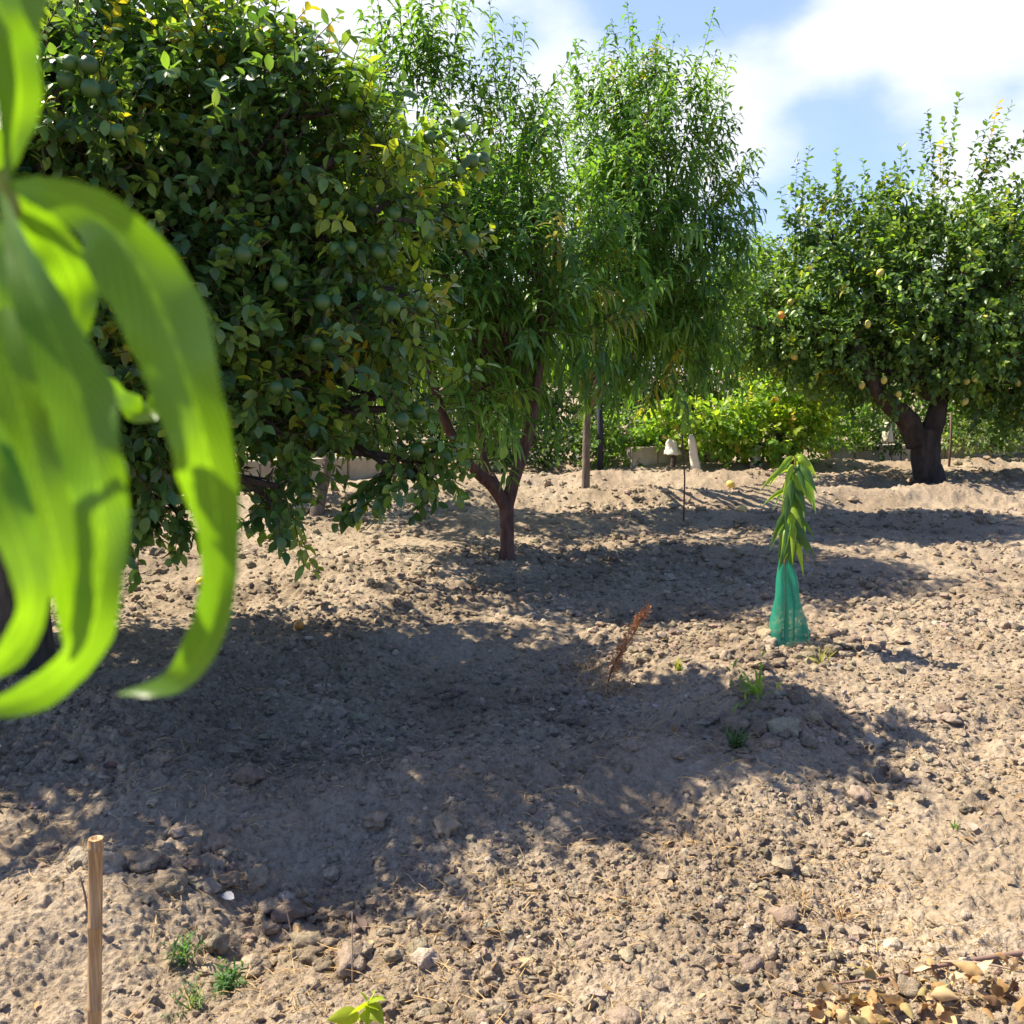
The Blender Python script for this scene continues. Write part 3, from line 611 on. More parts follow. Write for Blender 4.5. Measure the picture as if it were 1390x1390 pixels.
bushes("citrus_tree", "dark tree behind the straight stem of the tall peach tree", "tree", [(830, 470, 19.5, 1.3), (780, 540, 19, 1.0), (880, 510, 19.3, 1.1), (860, 400, 20, 1.2), (850, 570, 18.8, .7), (910, 560, 19, .7)], 830, dark, .1, .05, 34, 'citrus', .045, .07, group=bg, bark=m_bark_or)
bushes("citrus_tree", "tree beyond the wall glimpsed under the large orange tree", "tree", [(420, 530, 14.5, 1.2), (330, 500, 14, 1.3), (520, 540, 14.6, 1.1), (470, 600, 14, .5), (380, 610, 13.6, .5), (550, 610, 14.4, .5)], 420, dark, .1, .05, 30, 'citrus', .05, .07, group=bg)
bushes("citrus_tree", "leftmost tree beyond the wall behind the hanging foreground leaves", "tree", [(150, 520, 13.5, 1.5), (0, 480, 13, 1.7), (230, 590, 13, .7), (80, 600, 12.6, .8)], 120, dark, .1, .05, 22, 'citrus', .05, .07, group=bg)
bushes("citrus_tree", "tree beyond the wall directly behind the thick lemon trunk", "tree", [(1240, 520, 18, 1.3), (1160, 500, 18, 1.1), (1200, 580, 17.5, .6), (1270, 590, 17.4, .5)], 1230, midg, .1, .055, 30, 'citrus', .05, .06, group=bg)
bushes("citrus_tree", "rightmost tree beyond the wall with thin pale stems", "tree", [(1350, 520, 17.8, 1.2), (1430, 480, 17.6, 1.5), (1390, 580, 17.4, .6), (1330, 595, 17.2, .4), (1300, 560, 17.0, .6)], 1345, midg, .1, .055, 30, 'citrus', .05, .04, group=bg)
# shrubs along the wall
bushes("shrub", "large yellow green shrub with orange tinged top behind the sapling", "shrub", [(1062, 538, 14.3, (.55, .5, .4)), (1015, 575, 14.1, (.4, .4, .3)), (1100, 560, 14.4, (.35, .35, .3)), (1050, 595, 14.1, (.6, .4, .28)), (990, 590, 14.0, .25), (1075, 520, 14.3, .24)], 1055, lime, .095, .07, 70, 'bush', .04, .03)
bushes("grape_vine", "staked vine with bright leaves above the white sleeves", "vine", [(930, 575, 14.0, (.36, .3, .2)), (900, 570, 14.1, .15), (955, 585, 14.0, .2), (958, 620, 13.9, (.1, .1, .2))], 913, lime, .095, .075, 85, 'bush', .04, .035, bark=m_bark_or)
bushes("leafy_plant", "low broad leaved plants in the bed behind the left end of the block wall", "plant", [(880, 612, 15.0, (.32, .25, .13)), (865, 600, 15.3, .2), (900, 605, 15.2, .2)], 880, mixc([(.12, .22, .06), (.17, .28, .08)], [1, 1]), .13, .09, 60, 'bush', .05, .012)
bushes("shrub", "dark low shrub right of the yellow green one behind the sapling", "shrub", [(1120, 590, 15.2, (.4, .4, .3)), (1145, 575, 15.6, .4), (1095, 605, 14.9, .25)], 1120, midg, .09, .05, 70, 'bush', .04, .02)
bushes("shrub", "sprawling pale weedy shrub at the right edge below the lemon crown", "shrub", [(1345, 598, 16.0, (.6, .4, .22)), (1310, 590, 16.2, .35), (1385, 590, 16, .4)], 1345, mixc([(.12, .19, .06), (.17, .22, .08), (.08, .15, .04)], [1, 1, 1]), .09, .04, 70, 'bush', .045, .018)
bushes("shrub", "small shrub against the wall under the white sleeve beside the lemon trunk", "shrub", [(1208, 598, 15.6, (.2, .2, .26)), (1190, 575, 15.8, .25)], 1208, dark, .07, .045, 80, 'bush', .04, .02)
bushes("shrub", "leafy shrub in shade at the left end of the wall behind the straight stem", "shrub", [(830, 600, 14.4, (.4, .35, .32)), (800, 615, 14.2, .25), (850, 580, 14.8, .35)], 825, midg, .085, .05, 75, 'bush', .04, .02)
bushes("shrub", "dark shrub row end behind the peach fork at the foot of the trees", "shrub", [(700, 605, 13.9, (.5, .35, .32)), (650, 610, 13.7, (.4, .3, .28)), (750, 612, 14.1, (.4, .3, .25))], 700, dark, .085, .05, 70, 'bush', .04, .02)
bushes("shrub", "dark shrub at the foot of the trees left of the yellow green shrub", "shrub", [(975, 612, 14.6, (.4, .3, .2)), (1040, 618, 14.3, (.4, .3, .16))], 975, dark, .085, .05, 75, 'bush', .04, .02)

# low block wall, three exposed lengths
m_wall, ntw, bw = M("wall_block")
n1 = noise_node(ntw, 6, 5); r1 = ramp(ntw, n1.outputs['Fac'], [(.3, (.30, .25, .18)), (.7, (.46, .40, .31))]); ntw.links.new(r1.outputs[0], bw.inputs['Base Color']); bw.inputs['Roughness'].default_value = .95
n2 = noise_node(ntw, 60, 4); bump(ntw, n2.outputs['Fac'], bw, .7, .01)
def wall(x0, x1, h, label):
    bm = bmesh.new(); L = math.hypot(x1 - x0, .44 * (x1 - x0)); n = max(1, round(L / .5)); bl = L / n
    for i in range(n):
        c = (i + .5) * bl; hh = h + R.normal(0, .008)
        mm = Matrix.Translation((c, R.normal(0, .006), hh / 2 - .1)) @ Matrix.Diagonal((bl - .012, .16, hh + .2, 1))
        bmesh.ops.create_cube(bm, size=1, matrix=mm)
    bmesh.ops.bevel(bm, geom=list(bm.edges), offset=.012, segments=2, affect='EDGES')
    me = bpy.data.meshes.new("block_wall"); bm.to_mesh(me); bm.free(); me.materials.append(m_wall)
    o = bpy.data.objects.new("block_wall", me); COL.objects.link(o)
    o.location = (x0, wall_y(x0), cz((x0 + x1) / 2, wall_y((x0 + x1) / 2))); o.rotation_euler = (0, 0, math.atan(.44)); tag(o, label, "wall"); return o
wall(1.68, 3.3, .27, "low pale block wall behind the vine and its white sleeves")
wall(5.0, 9.5, .27, "low pale block wall behind the thick lemon trunk")
wall(-3.6, -1.6, .26, "low grey block wall seen under the large orange tree beside the leaning trunk")

# white sleeves on the young plants
m_cloth, ntc, bc = M("white_sleeve"); bc.inputs['Base Color'].default_value = (.58, .54, .44, 1); bc.inputs['Roughness'].default_value = .8
nn = noise_node(ntc, 14, 4); bump(ntc, nn.outputs['Fac'], bc, 1, .03)
def sleeve(p_top, p_bot, d, w0, w1, label):
    a_, b_ = P(*p_top, d), P(*p_bot, d); n = 14; k = 18; V = []
    for i in range(n):
        t = i / (n - 1); c = a_ * (1 - t) + b_ * t; r = (w0 * (1 - t) + w1 * t) / 2 / FPX * d
        for j in range(k):
            an = 2 * PI * j / k; q = r * ((.55 + .45 * min(1, t * 5)) * (1 + .16 * math.sin(3 * an + 2.2 * t + d * 9) + .14 * math.sin(8 * an + 3 * t))) * (1 + .1 * math.sin(7 * t + d)) * (1 + R.normal(0, .03))
            V.append(c + np.array([math.cos(an) * q, math.sin(an) * q * .75+ 0, .004 * math.sin(5 * an + 4 * t)]))
    i = np.arange(n - 1)[:, None] * k; j = np.arange(k)[None]; j2 = (j + 1) % k
    a = Acc(); a.add(np.array(V), [np.stack([i + j, i + j2, i + k + j2, i + k + j], -1).reshape(-1, 4)])
    o = a.build("plant_sleeve", m_cloth, origin=b_); tag(o, label, "plant cover", "white plant sleeves along the wall")
    s = o.modifiers.new("thick", 'SOLIDIFY'); s.thickness = .004; return o
sleeve((912, 596), (913, 617), 13.75, 11, 20, "short flared white sleeve over the dark vine stem, left of the pair")
sleeve((938, 590), (946, 641), 13.6, 8, 12, "long slanting white sleeve, right of the pair on the vine")
sleeve((1026, 603), (1025, 634), 14.0, 9, 14, "narrow white sleeve standing by the shrub behind the sapling")
sleeve((1206, 573), (1204, 600), 15.2, 10, 13, "bright white sleeve hanging beside the lemon trunk")

# thin iron rod in front of the vine; dark post beyond
m_rust = col_mat("rusty_iron", .8, .002, 90)
b = on_ground(928, 705); a = Acc(); tube(a, [b + (0, 0, -.1), b + (.0, 0, .4), P(926, 590, b[1])], [.0075, .0075, .0075], 6, col=(.11, .06, .04)); tag(a.build("iron_rod", m_rust, origin=b), "thin rusty rod standing upright in the soil in front of the vine", "rod")
b = np.array([*P(815, 620, 13.9)[:2], 0]); a = Acc(); tube(a, [b + (0, 0, -.1), b + (0, 0, .6), P(812, 520, 13.9)], [.045, .043, .04], 8, col=(.03, .03, .045), rough=.05); tag(a.build("dark_post", m_rust, origin=b), "dark post in the shade just right of the straight peach stem", "post")
b = np.array([*P(1290, 600, 14.5)[:2], 0]); a = Acc(); tube(a, [b + (0, 0, -.1), b + (.01, 0, .4), P(1291, 560, 14.5)], [.018, .017, .015], 7, col=(.12, .08, .06), rough=.05); tag(a.build("garden_stake", m_rust, origin=b), "thin brown stake standing just right of the lemon trunk", "stake")

# ------------------------------------------------------------------ sapling with its green net guard
base = on_ground(1068, 868); bd = base[1]
sap = thing("peach_sapling", "young peach sapling with drooping bright leaves rising from a green net guard", "sapling", base)
stem_pts = [base + (0, 0, -.08), base, P(1066, 770, bd), P(1073, 700, bd), P(1079, 640, bd), P(1080, 618, bd)]
a = Acc(); tube(a, stem_pts, [.011, .011, .009, .007, .005, .003], 8, 0, (.26, .13, .08), sub=4); a.build("stem", m_straw, parent=sap, origin=base)
sl_ = [  # base px, tip px, width px, lime?
    ((1079, 622), (1040, 668), 10, 1), ((1078, 620), (1052, 650), 10, 1), ((1081, 616), (1084, 662), 11, 1), ((1082, 618), (1112, 655), 12, 1), ((1080, 625), (1108, 700), 15, 0), ((1076, 640), (1028, 672), 9, 1), ((1078, 650), (1067, 705), 17, 0),
    ((1079, 645), (1088, 720), 14, 1), ((1080, 655), (1104, 690), 12, 1), ((1076, 668), (1032, 690), 8, 1), ((1076, 680), (1064, 720), 16, 0), ((1077, 670), (1094, 735), 17, 0), ((1074, 700), (1061, 740), 14, 0), ((1075, 690), (1088, 745), 18, 0),
    ((1072, 715), (1060, 752), 10, 1), ((1073, 710), (1098, 755), 17, 0), ((1071, 725), (1082, 748), 13, 2), ((1075, 700), (1108, 735), 8, 0), ((1079, 635), (1110, 672), 13, 0), ((1074, 695), (1074, 730), 15, 1), ((1071, 730), (1090, 765), 12, 0), ((1082, 620), (1098, 640), 11, 1), ((1078, 632), (1060, 690), 9, 1)]
def arc_leaf(b0, e, arch, W, col, parent, org, mat, face=(0, -1, .25), cup=.25, wav=.06):
    """one leaf arching from b0 over to its hanging tip e"""
    n = 13; k = 5; t = np.linspace(0, 1, n)[:, None]; L = np.linalg.norm(e - b0)
    c1 = b0 + (e - b0) * .35 + np.array([0, 0, arch * L]); C = (1 - t) ** 2 * b0 + 2 * t * (1 - t) * c1 + t ** 2 * e
    T = nz(np.gradient(C, axis=0)); F = nz(np.asarray(face, float) + R.normal(0, .35, 3)); sd = nz(np.cross(T, F)); nn_ = np.cross(sd, T)
    wd = W * np.sin(PI * np.clip(t, 0, 1) ** .85) ** 1.15; u = np.linspace(-.5, .5, k)[None, :, None]; ph = R.uniform(0, 6)
    V = C[:, None] + sd[:, None] * wd[:, None] * u - nn_[:, None] * wd[:, None] * (cup * (2 * u) ** 2 - cup) + nn_[:, None] * wd[:, None] * wav * np.sin(t[:, None] * 17 + ph + u * 3) * np.abs(2 * u)
    i = np.arange(n - 1)[:, None] * k; j = np.arange(k - 1)[None]
    a = Acc(); a.add(V.reshape(-1, 3), [np.stack([i + j, i + j + 1, i + k + j + 1, i + k + j], -1).reshape(-1, 4)], 0, np.asarray(col) * R.uniform(.85, 1.15)); return a.build("leaf", mat, parent=parent, origin=org)
sl_ += [((1074 + R.normal(0, 3), y0), (1074 + R.normal(0, 17), y0 + R.uniform(32, 62)), R.uniform(9, 15), int(R.random() < .35)) for y0 in np.linspace(628, 738, 22)]
for (p0, p1, wpx, k) in sl_:
    b0 = P(*p0, bd); e = P(*p1, bd + R.normal(-.04, .08))
    arc_leaf(b0, e, R.uniform(.22, .45), (.85 + .3 * (k == 0)) * wpx / FPX * bd * .95, {0: (.075, .16, .035), 1: (.26, .38, .035), 2: (.4, .45, .3)}[k], sap, base, m_peach)
m_net, ntn, bn = M("green_net"); bn.inputs['Base Color'].default_value = (.02, .27, .17, 1); bn.inputs['Roughness'].default_value = .5
tcn = N_(ntn, 'ShaderNodeTexCoord'); trn = N_(ntn, 'ShaderNodeBsdfTransparent'); mxn = N_(ntn, 'ShaderNodeMixShader')
tln = N_(ntn, 'ShaderNodeBsdfTranslucent'); tln.inputs[0].default_value = (.03, .40, .25, 1); mx0 = N_(ntn, 'ShaderNodeMixShader'); mx0.inputs[0].default_value = .4
sep = N_(ntn, 'ShaderNodeSeparateXYZ'); ntn.links.new(tcn.outputs['UV'], sep.inputs[0])
gates = []
for ch, cnt in (('X', 120), ('Y', 150)):
    mu = N_(ntn, 'ShaderNodeMath', operation='MULTIPLY'); mu.inputs[1].default_value = cnt; fr = N_(ntn, 'ShaderNodeMath', operation='FRACT'); gt = N_(ntn, 'ShaderNodeMath', operation='LESS_THAN'); gt.inputs[1].default_value = .40
    ntn.links.new(sep.outputs[ch], mu.inputs[0]); ntn.links.new(mu.outputs[0], fr.inputs[0]); ntn.links.new(fr.outputs[0], gt.inputs[0]); gates.append(gt)
mxm = N_(ntn, 'ShaderNodeMath', operation='MAXIMUM'); ntn.links.new(gates[0].outputs[0], mxm.inputs[0]); ntn.links.new(gates[1].outputs[0], mxm.inputs[1])
ntn.links.new(bn.outputs[0], mx0.inputs[1]); ntn.links.new(tln.outputs[0], mx0.inputs[2])
ntn.links.new(mxm.outputs[0], mxn.inputs[0]); ntn.links.new(trn.outputs[0], mxn.inputs[1]); ntn.links.new(mx0.outputs[0], mxn.inputs[2]); ntn.links.new(mxn.outputs[0], ntn.nodes['Material Output'].inputs['Surface'])
def guard():
    n, k = 22, 40; t = np.linspace(0, 1, n)[:, None]; an = np.linspace(0, 2 * PI, k)[None]
    bot = base + (0, 0, -.02); top = P(1066, 763, bd)
    r = (.105 * (1 - t) + .034 * t) * (1 + .16 * np.cos(3 * an + .6) + .05 * np.sin(5 * an + 9 * t)) + .004 * np.sin(11 * t + 2 * an)
    V = bot * (1 - t[..., None]) + top * t[..., None] + np.stack([np.cos(an) * r, np.sin(an) * r, (.018 * np.sin(3 * an) + .012 * np.sin(7 * an)) * (t > .97)], -1)
    i = np.arange(n - 1)[:, None] * k; j = np.arange(k - 1)[None]
    a = Acc(); a.add(V.reshape(-1, 3), [np.stack([i + j, i + j + 1, i + k + j + 1, i + k + j], -1).reshape(-1, 4)])
    o = a.build("net_guard", m_net, origin=base); uv = o.data.uv_layers.new(name="UVMap"); idx = np.zeros(len(o.data.loops), np.int32); o.data.loops.foreach_get("vertex_index", idx)
    uv.data.foreach_set("uv", np.stack([(idx % k) / (k - 1), (idx // k) / (n - 1)], 1).astype(np.float32).ravel())
    tag(o, "green plastic net guard wrapped round the foot of the peach sapling", "tree guard")
guard()
g_ = bpy.data.objects["net_guard"]
for dx in (-.02, .028):
    a = Acc(); tube(a, [base + (dx, -.03, -.05), base + (dx * .9, -.02, .2), P(1066, 768, bd) + (dx * .3, 0, .02)], [.006, .006, .005], 6, 0, (.05, .05, .03)); o = a.build("support_cane", m_straw, parent=g_, origin=base)


m_bam, ntb, bb = M("bamboo")
tcb = N_(ntb, 'ShaderNodeTexCoord'); mpb = N_(ntb, 'ShaderNodeMapping'); mpb.inputs['Scale'].default_value = (1, 1, .06); nb = N_(ntb, 'ShaderNodeTexNoise'); nb.inputs['Scale'].default_value = 160; nb.inputs['Detail'].default_value = 5
ntb.links.new(tcb.outputs['Object'], mpb.inputs[0]); ntb.links.new(mpb.outputs[0], nb.inputs['Vector'])
rb = ramp(ntb, nb.outputs['Fac'], [(.3, (.22, .12, .05)), (.55, (.40, .25, .12)), (.75, (.52, .37, .20))]); ntb.links.new(rb.outputs[0], bb.inputs['Base Color']); bb.inputs['Roughness'].default_value = .5
bump(ntb, nb.outputs['Fac'], bb, .4, .003)
d = 2.02; top = P(130, 1138, d); bt = P(131, 1480, d - .01); bt[2] = tz(bt[0], bt[1])
rad = 10.2 / FPX * d; a = Acc()
ts = [(0, .95), (.10, .98), (.22, .97), (.228, 1.10), (.236, .97), (.45, .98), (.5, .97), (.60, 1.0), (.606, 1.12), (.614, .98), (.8, .98), (.945, 1.0), (.955, 1.14), (.967, 1.13), (.975, 1.0), (1, 1.02)]
pts = [bt + (0, 0, -.05)] + [bt * (1 - t) + top * t for t, _ in ts]; rs = [rad] + [rad * q for _, q in ts]
tube(a, pts, rs, 20, cap=False); 
# hollow cut end
k = 20; ang = np.linspace(0, 2 * PI, k, endpoint=False)
Rg = lambda r, z: np.stack([top[0] + np.cos(ang) * r, top[1] + np.sin(ang) * r, np.full(k, top[2] + z)], 1)
V = np.concatenate([Rg(rad * 1.02, 0), Rg(rad * .62, .001), Rg(rad * .58, -.035), [[top[0], top[1], top[2] - .035]]]); j = np.arange(k); j2 = (j + 1) % k
a.add(V, [np.stack([j, j2, k + j2, k + j], 1), np.stack([k + j, k + j2, 2 * k + j2, 2 * k + j], 1), np.stack([2 * k + j, 2 * k + j2, np.full(k, 3 * k)], 1)])
tag(a.build("bamboo_stake", m_bam, origin=bt), "cut bamboo stake with ringed nodes standing at the bottom left corner", "stake")

def stalk(px0, py0, px1, py1, r, col, label, name="dry_stalk", bend=.03, dd=0):
    b = on_ground(px0, py0); e = P(px1, py1, b[1] + dd); m_ = (b + e) / 2 + R.normal(0, bend, 3) * .5
    a = Acc(); tube(a, [b + (0, 0, -.02), b, m_, e], [r, r, r * .9, r * .5], 6, 0, col, sub=3); tag(a.build(name, m_straw, origin=b), label, "stalk", "dry stalks sticking out of the soil")
stalk(122, 1262, 108, 1188, .0035, (.20, .13, .08), "thin bent brown stalk just left of the bamboo stake")
stalk(398, 1292, 384, 1215, .002, (.42, .31, .19), "thin pale stalk in the shaded hollow left of the fallen brown bark")
stalk(478, 1325, 478, 1238, .002, (.40, .30, .19), "upright pale stalk beside the fallen brown bark in the hollow")
stalk(884, 1105, 880, 1082, .0035, (.30, .22, .14), "short grey brown stub at the lower edge of the tree shadow")
stalk(935, 985, 925, 920, .0015, (.42, .32, .2), "hair thin stalk near the reddish dry weed")

# ------------------------------------------------------------------ weeds
def weed(px, py, n, hmin, hmax, spread, cols, label, name="weed", w=.006, curl=.4, cat="weed", leafy=0, mat=None, lean=(0, 0)):
    b = on_ground(px, py); a = Acc(); ang = R.uniform(0, 2 * PI, n); tilt = R.uniform(.1, spread, n)
    D = np.stack([np.cos(ang) * np.sin(tilt) + lean[0], np.sin(ang) * np.sin(tilt) + lean[1], np.cos(tilt)], 1); D = nz(D); L = R.uniform(hmin, hmax, n)
    B = b + np.stack([R.normal(0, .008, n), R.normal(0, .008, n), np.full(n, -.006)], 1); Nn = nz(np.array([0, 0, 1.]) + rnd3(n) * .5 - D * .2)
    c = pick(n, cols, [1] * len(cols)) * R.uniform(.8, 1.2, (n, 1))
    leaves(a, B, D, Nn, L, w, curl * R.uniform(.4, 1.4, n), .15, c, (.9, 1, .6), 0, .9)
    if leafy:   # side leaflets along every stem
        k = leafy; t = np.tile(np.linspace(.25, .97, k), n); id_ = np.repeat(np.arange(n), k)
        dn = np.array([0, 0, -1.]); cu = curl * .7
        base_ = B[id_] + D[id_] * (L[id_] * t)[:, None] + dn * (L[id_] * cu * t * t * .7)[:, None]
        Dl = nz(D[id_] * .6 + rnd3(n * k) * .8); leaves(a, base_, Dl, nz(np.array([0, 0, 1.]) + rnd3(n * k) * .5), R.uniform(.5, 1, n * k) * hmax * .28, w * 1.1, .2, .15, c[id_] * R.uniform(.8, 1.2, (n * k, 1)))
    return tag(a.build(name, mat or m_bushleaf, origin=b), label, cat)
gcol = [(.09, .19, .06), (.12, .24, .07), (.07, .15, .05)]
weed(248, 1312, 9, .05, .15, .5, gcol, "feathery green weed sprouting in front of the hollow right of the bamboo stake", "feathery_weed", .005, .5, leafy=12)
weed(312, 1345, 16, .04, .12, .8, gcol, "low feathery green weed at the bottom left, right of the taller sprout", "feathery_weed", .005, .35, leafy=12)
weed(265, 1372, 14, .04, .09, 1.0, [(.10, .17, .07), (.14, .2, .09)], "small grey green weed at the bottom edge below the feathery ones", "feathery_weed", .004, .3, leafy=9)
weed(920, 915, 22, .06, .13, .8, [(.14, .24, .04), (.22, .29, .06), (.30, .28, .12)], "bright green grass tuft right of the reddish dry weed", "grass_tuft", .008, .55)
weed(1030, 945, 16, .10, .26, 1.45, [(.16, .27, .05), (.22, .29, .07)], "sprawling green weed lying on the sunlit soil below the net guard", "sprawling_weed", .012, .2, leafy=3, lean=(-.3, 0))
weed(998, 1012, 20, .05, .13, .7, [(.06, .12, .05), (.08, .15, .06)], "dark green feathery weed at the right tip of the tree shadow", "feathery_weed", .005, .3, leafy=10)
weed(1297, 1135, 12, .04, .085, .7, [(.12, .2, .07), (.09, .17, .06)], "tiny green grass tuft alone on the sunlit soil at the right", "grass_tuft", .004, .3)
weed(1115, 905, 26, .06, .2, 1.45, [(.16, .2, .09), (.24, .23, .12)], "flattened faded grass in front of the net guard", "grass_tuft", .006, .2)
weed(1090, 1215, 26, .05, .16, 1.2, [(.40, .29, .14), (.48, .36, .18)], "dead straw tuft on the sunlit soil at the lower right", "dead_grass", .0035, .3, mat=m_dry)
weed(1145, 1235, 20, .05, .14, 1.1, [(.34, .22, .12), (.42, .30, .16)], "dead brown tuft beside the straw tuft at the lower right", "dead_grass", .0035, .3, mat=m_dry)

# reddish dry weed
b = on_ground(822, 935); e = P(880, 825, b[1] + .05); t = thing("dry_weed", "dead rust coloured weed leaning right with a plume of dried seeds", "weed", b)
a = Acc(); tube(a, [b + (0, 0, -.03), b, b * .7 + e * .3 + (-.02, 0, .03), b * .35 + e * .65 + (-.005, 0, .01), e], [.004, .004, .0035, .003, .0015], 6, 0, (.22, .09, .05), sub=3); a.build("stem", m_straw, parent=t, origin=b)
n = 480; tt = R.uniform(.2, 1, n); B = b + (e - b) * tt[:, None] + np.array([-.02, 0, .03]) * (np.sin(tt * PI))[:, None] + R.normal(0, .010, (n, 3)) * (1.2 - .5 * tt)[:, None]
a = Acc(); leaves(a, B, nz((e - b) / np.linalg.norm(e - b) * .5 + rnd3(n) * .9), rnd3(n), R.uniform(.014, .040, n), .007, .4, .2, pick(n, [(.56, .28, .12), (.44, .20, .09), (.62, .38, .19)], [3, 2, 1])); a.build("seed_plume", m_dry, parent=t, origin=b)
n = 260; B = b + np.stack([R.normal(.03, .11, n), R.normal(0, .05, n), np.abs(R.normal(.04, .035, n))], 1)
a = Acc(); leaves(a, B, nz(rnd3(n) + np.array([0, 0, .3])), rnd3(n), R.uniform(.02, .06, n), .004, .4, .1, pick(n, [(.52, .34, .16), (.46, .33, .18), (.40, .22, .12)], [2, 2, 1])); a.build("withered_foliage", m_dry, parent=t, origin=b)
t = thing("dry_weed", "pale withered weed low on the ground left of the rust coloured plume", "weed", on_ground(800, 905)); b = np.array(t.location[:])
n = 150; B = b + np.stack([R.normal(0, .06, n), R.normal(0, .04, n), np.abs(R.normal(.03, .03, n))], 1)
a = Acc(); leaves(a, B, nz(rnd3(n) + np.array([0, 0, .5])), rnd3(n), R.uniform(.03, .08, n), .003, .4, .1, pick(n, [(.36, .27, .15), (.30, .22, .12)], [2, 2])); a.build("withered_foliage", m_dry, parent=t, origin=b)

# bright seedling at the bottom edge
b = on_ground(488, 1392); t = thing("seedling", "bright lime green seedling with broad leaves at the bottom edge", "seedling", b)
top = P(500, 1362, b[1]); a = Acc(); tube(a, [b + (0, 0, -.03), b, top], [.003, .003, .002], 6, 0, (.25, .3, .06)); a.build("stem", m_straw, parent=t, origin=b)
for (p0, p1, wpx) in (((490, 1382), (442, 1386), 26), ((498, 1366), (522, 1392), 26), ((498, 1366), (472, 1380), 22), ((500, 1362), (510, 1345), 14), ((498, 1364), (524, 1358), 18), ((500, 1362), (488, 1347), 14), ((498, 1370), (500, 1394), 24), ((496, 1372), (515, 1372), 18)):
    arc_leaf(P(*p0, b[1]), P(*p1, b[1] - .02 + R.normal(0, .02)), .2, wpx / FPX * b[1], (.30, .40, .03), t, b, m_bushleaf, (0, -.6, 1), .15, .03)

# ------------------------------------------------------------------ dead branch with withered leaves, bottom right
b = on_ground(1400, 1302); b[2] += .05
t = thing("dead_branch", "cut branch with curled tan withered leaves lying in the bottom right corner", "branch", b)
pts = [P(1480, 1290, b[1] + .02), P(1400, 1297, b[1]), P(1330, 1310, b[1] - .03), P(1275, 1330, b[1] - .06), P(1200, 1352, b[1] - .08), P(1110, 1372, b[1] - .1)]
pts = [np.array([p[0], p[1], max(p[2], tz(p[0], p[1]) + .012)]) for p in pts]
a = Acc(); tube(a, pts, [.0085, .008, .007, .0055, .004, .002], 8, 0, (.21, .13, .10), sub=4)
sub = [P(1275, 1335, b[1] - .05), P(1390, 1338, b[1] - .12)]; sub = [np.array([p[0], p[1], max(p[2], tz(p[0], p[1]) + .02)]) for p in sub]; tube(a, [sub[0], (sub[0] + sub[1]) / 2 + (0, 0, .01), sub[1]], [.0035, .003, .002], 6, 0, (.33, .24, .16), sub=3)
a.build("stem", m_straw, parent=t, origin=b)
for i in range(98):
    u = R.random(); px = 1080 + 325 * u ** .8; py = R.uniform(1340 + (1240 - px) * .12 if px < 1240 else 1328, 1405)
    if i < 8: px, py = [(1265, 1305), (1190, 1335), (1215, 1328), (1240, 1322), (1180, 1340), (1160, 1350), (1110, 1340), (1100, 1355)][i]
    p = G(px, py, .02); p[2] = tz(p[0], p[1]) + R.uniform(.012, .075) * (.4 + .6 * u); L = R.uniform(.05, .092); a = Acc()
    c = pick(1, [(.46, .31, .14), (.32, .20, .085), (.17, .10, .05), (.54, .43, .26), (.32, .26, .11), (.40, .29, .15)], [3, 3, 3, 2, 2, 2])[0]
    D = rnd3(1)[0]; D[2] = abs(D[2]) * .5
    o = arc_leaf(p, p + D * L, R.uniform(-.25, .45), L * R.uniform(.3, .5), c, t, b, m_dry, rnd3(1)[0] + (0, -.3, .5), R.uniform(0, .4), R.uniform(.02, .2)); o.name = "withered_leaf"

# ------------------------------------------------------------------ fallen fruit, stones, bits
def fallen(px, py, name, r, col, label, st=1.0, nub=0):
    b = on_ground(px, py); a = Acc(); spheroid(a, np.zeros(3), r, col, 18, 12, st, nub); o = a.build(name, m_fruit); o.location = [b[0], b[1], b[2] + r * .8]; o.rotation_euler = (R.uniform(.8, 1.6), 0, R.uniform(0, 6)); tag(o, label, "fruit")
fallen(273, 803, "fallen_orange", .034, (.75, .42, .05), "yellow orange fruit fallen beside the long hanging leaf on shaded soil")
fallen(406, 856, "fallen_orange", .030, (.62, .27, .04), "dull orange fruit fallen in the shade below the lit soil mound")
fallen(146, 866, "fallen_orange", .034, (.70, .28, .03), "orange fruit fallen at the foot of the near orange trunk")
fallen(992, 662, "fallen_lemon", .045, (.70, .50, .10), "yellow lemon fallen below the wall, farther of the two", 1.25, .12)
fallen(1006, 697, "fallen_lemon", .040, (.66, .45, .12), "yellow lemon fallen nearer the sapling, nearer of the two", 1.25, .12)
def stone(px, py, r, col, label, name="stone", flat=.6):
    b = on_ground(px, py); V, F = p2[int(R.integers(0, 10))]; W = (V @ rotm(1)[0].T) * r * R.uniform(.8, 1.2, 3); W[:, 2] *= flat
    a = Acc(); a.add(W, [F], 0, np.mean(col) / .25 * np.array([1, .99, .97])); o = a.build(name, m_soil); o.location = [b[0], b[1], b[2] + r * flat * .45]; tag(o, label, "stone", "stones lying on the soil")
stone(608, 1128, .05, (.36, .30, .235), "rough pale stone at the lower edge of the tree shadow")
stone(1275, 1252, .045, (.36, .31, .265), "flat pale stone at the right above the dead branch", flat=.25)
stone(423, 1344, .026, (.37, .31, .245), "pale cream stone at the bottom left of the seedling")
stone(510, 1118, .045, (.33, .29, .24), "grey stone just inside the shadow edge left of the rough pale one")
stone(95, 1030, .04, (.30, .25, .21), "brown stone in the shade below the hanging leaves")
stone(195, 1175, .05, (.30, .26, .21), "dark clod like stone in the shaded hollow right of the stake top")
stone(1195, 1075, .035, (.33, .27, .2), "tan stone on the sunlit rough ridge at the right")
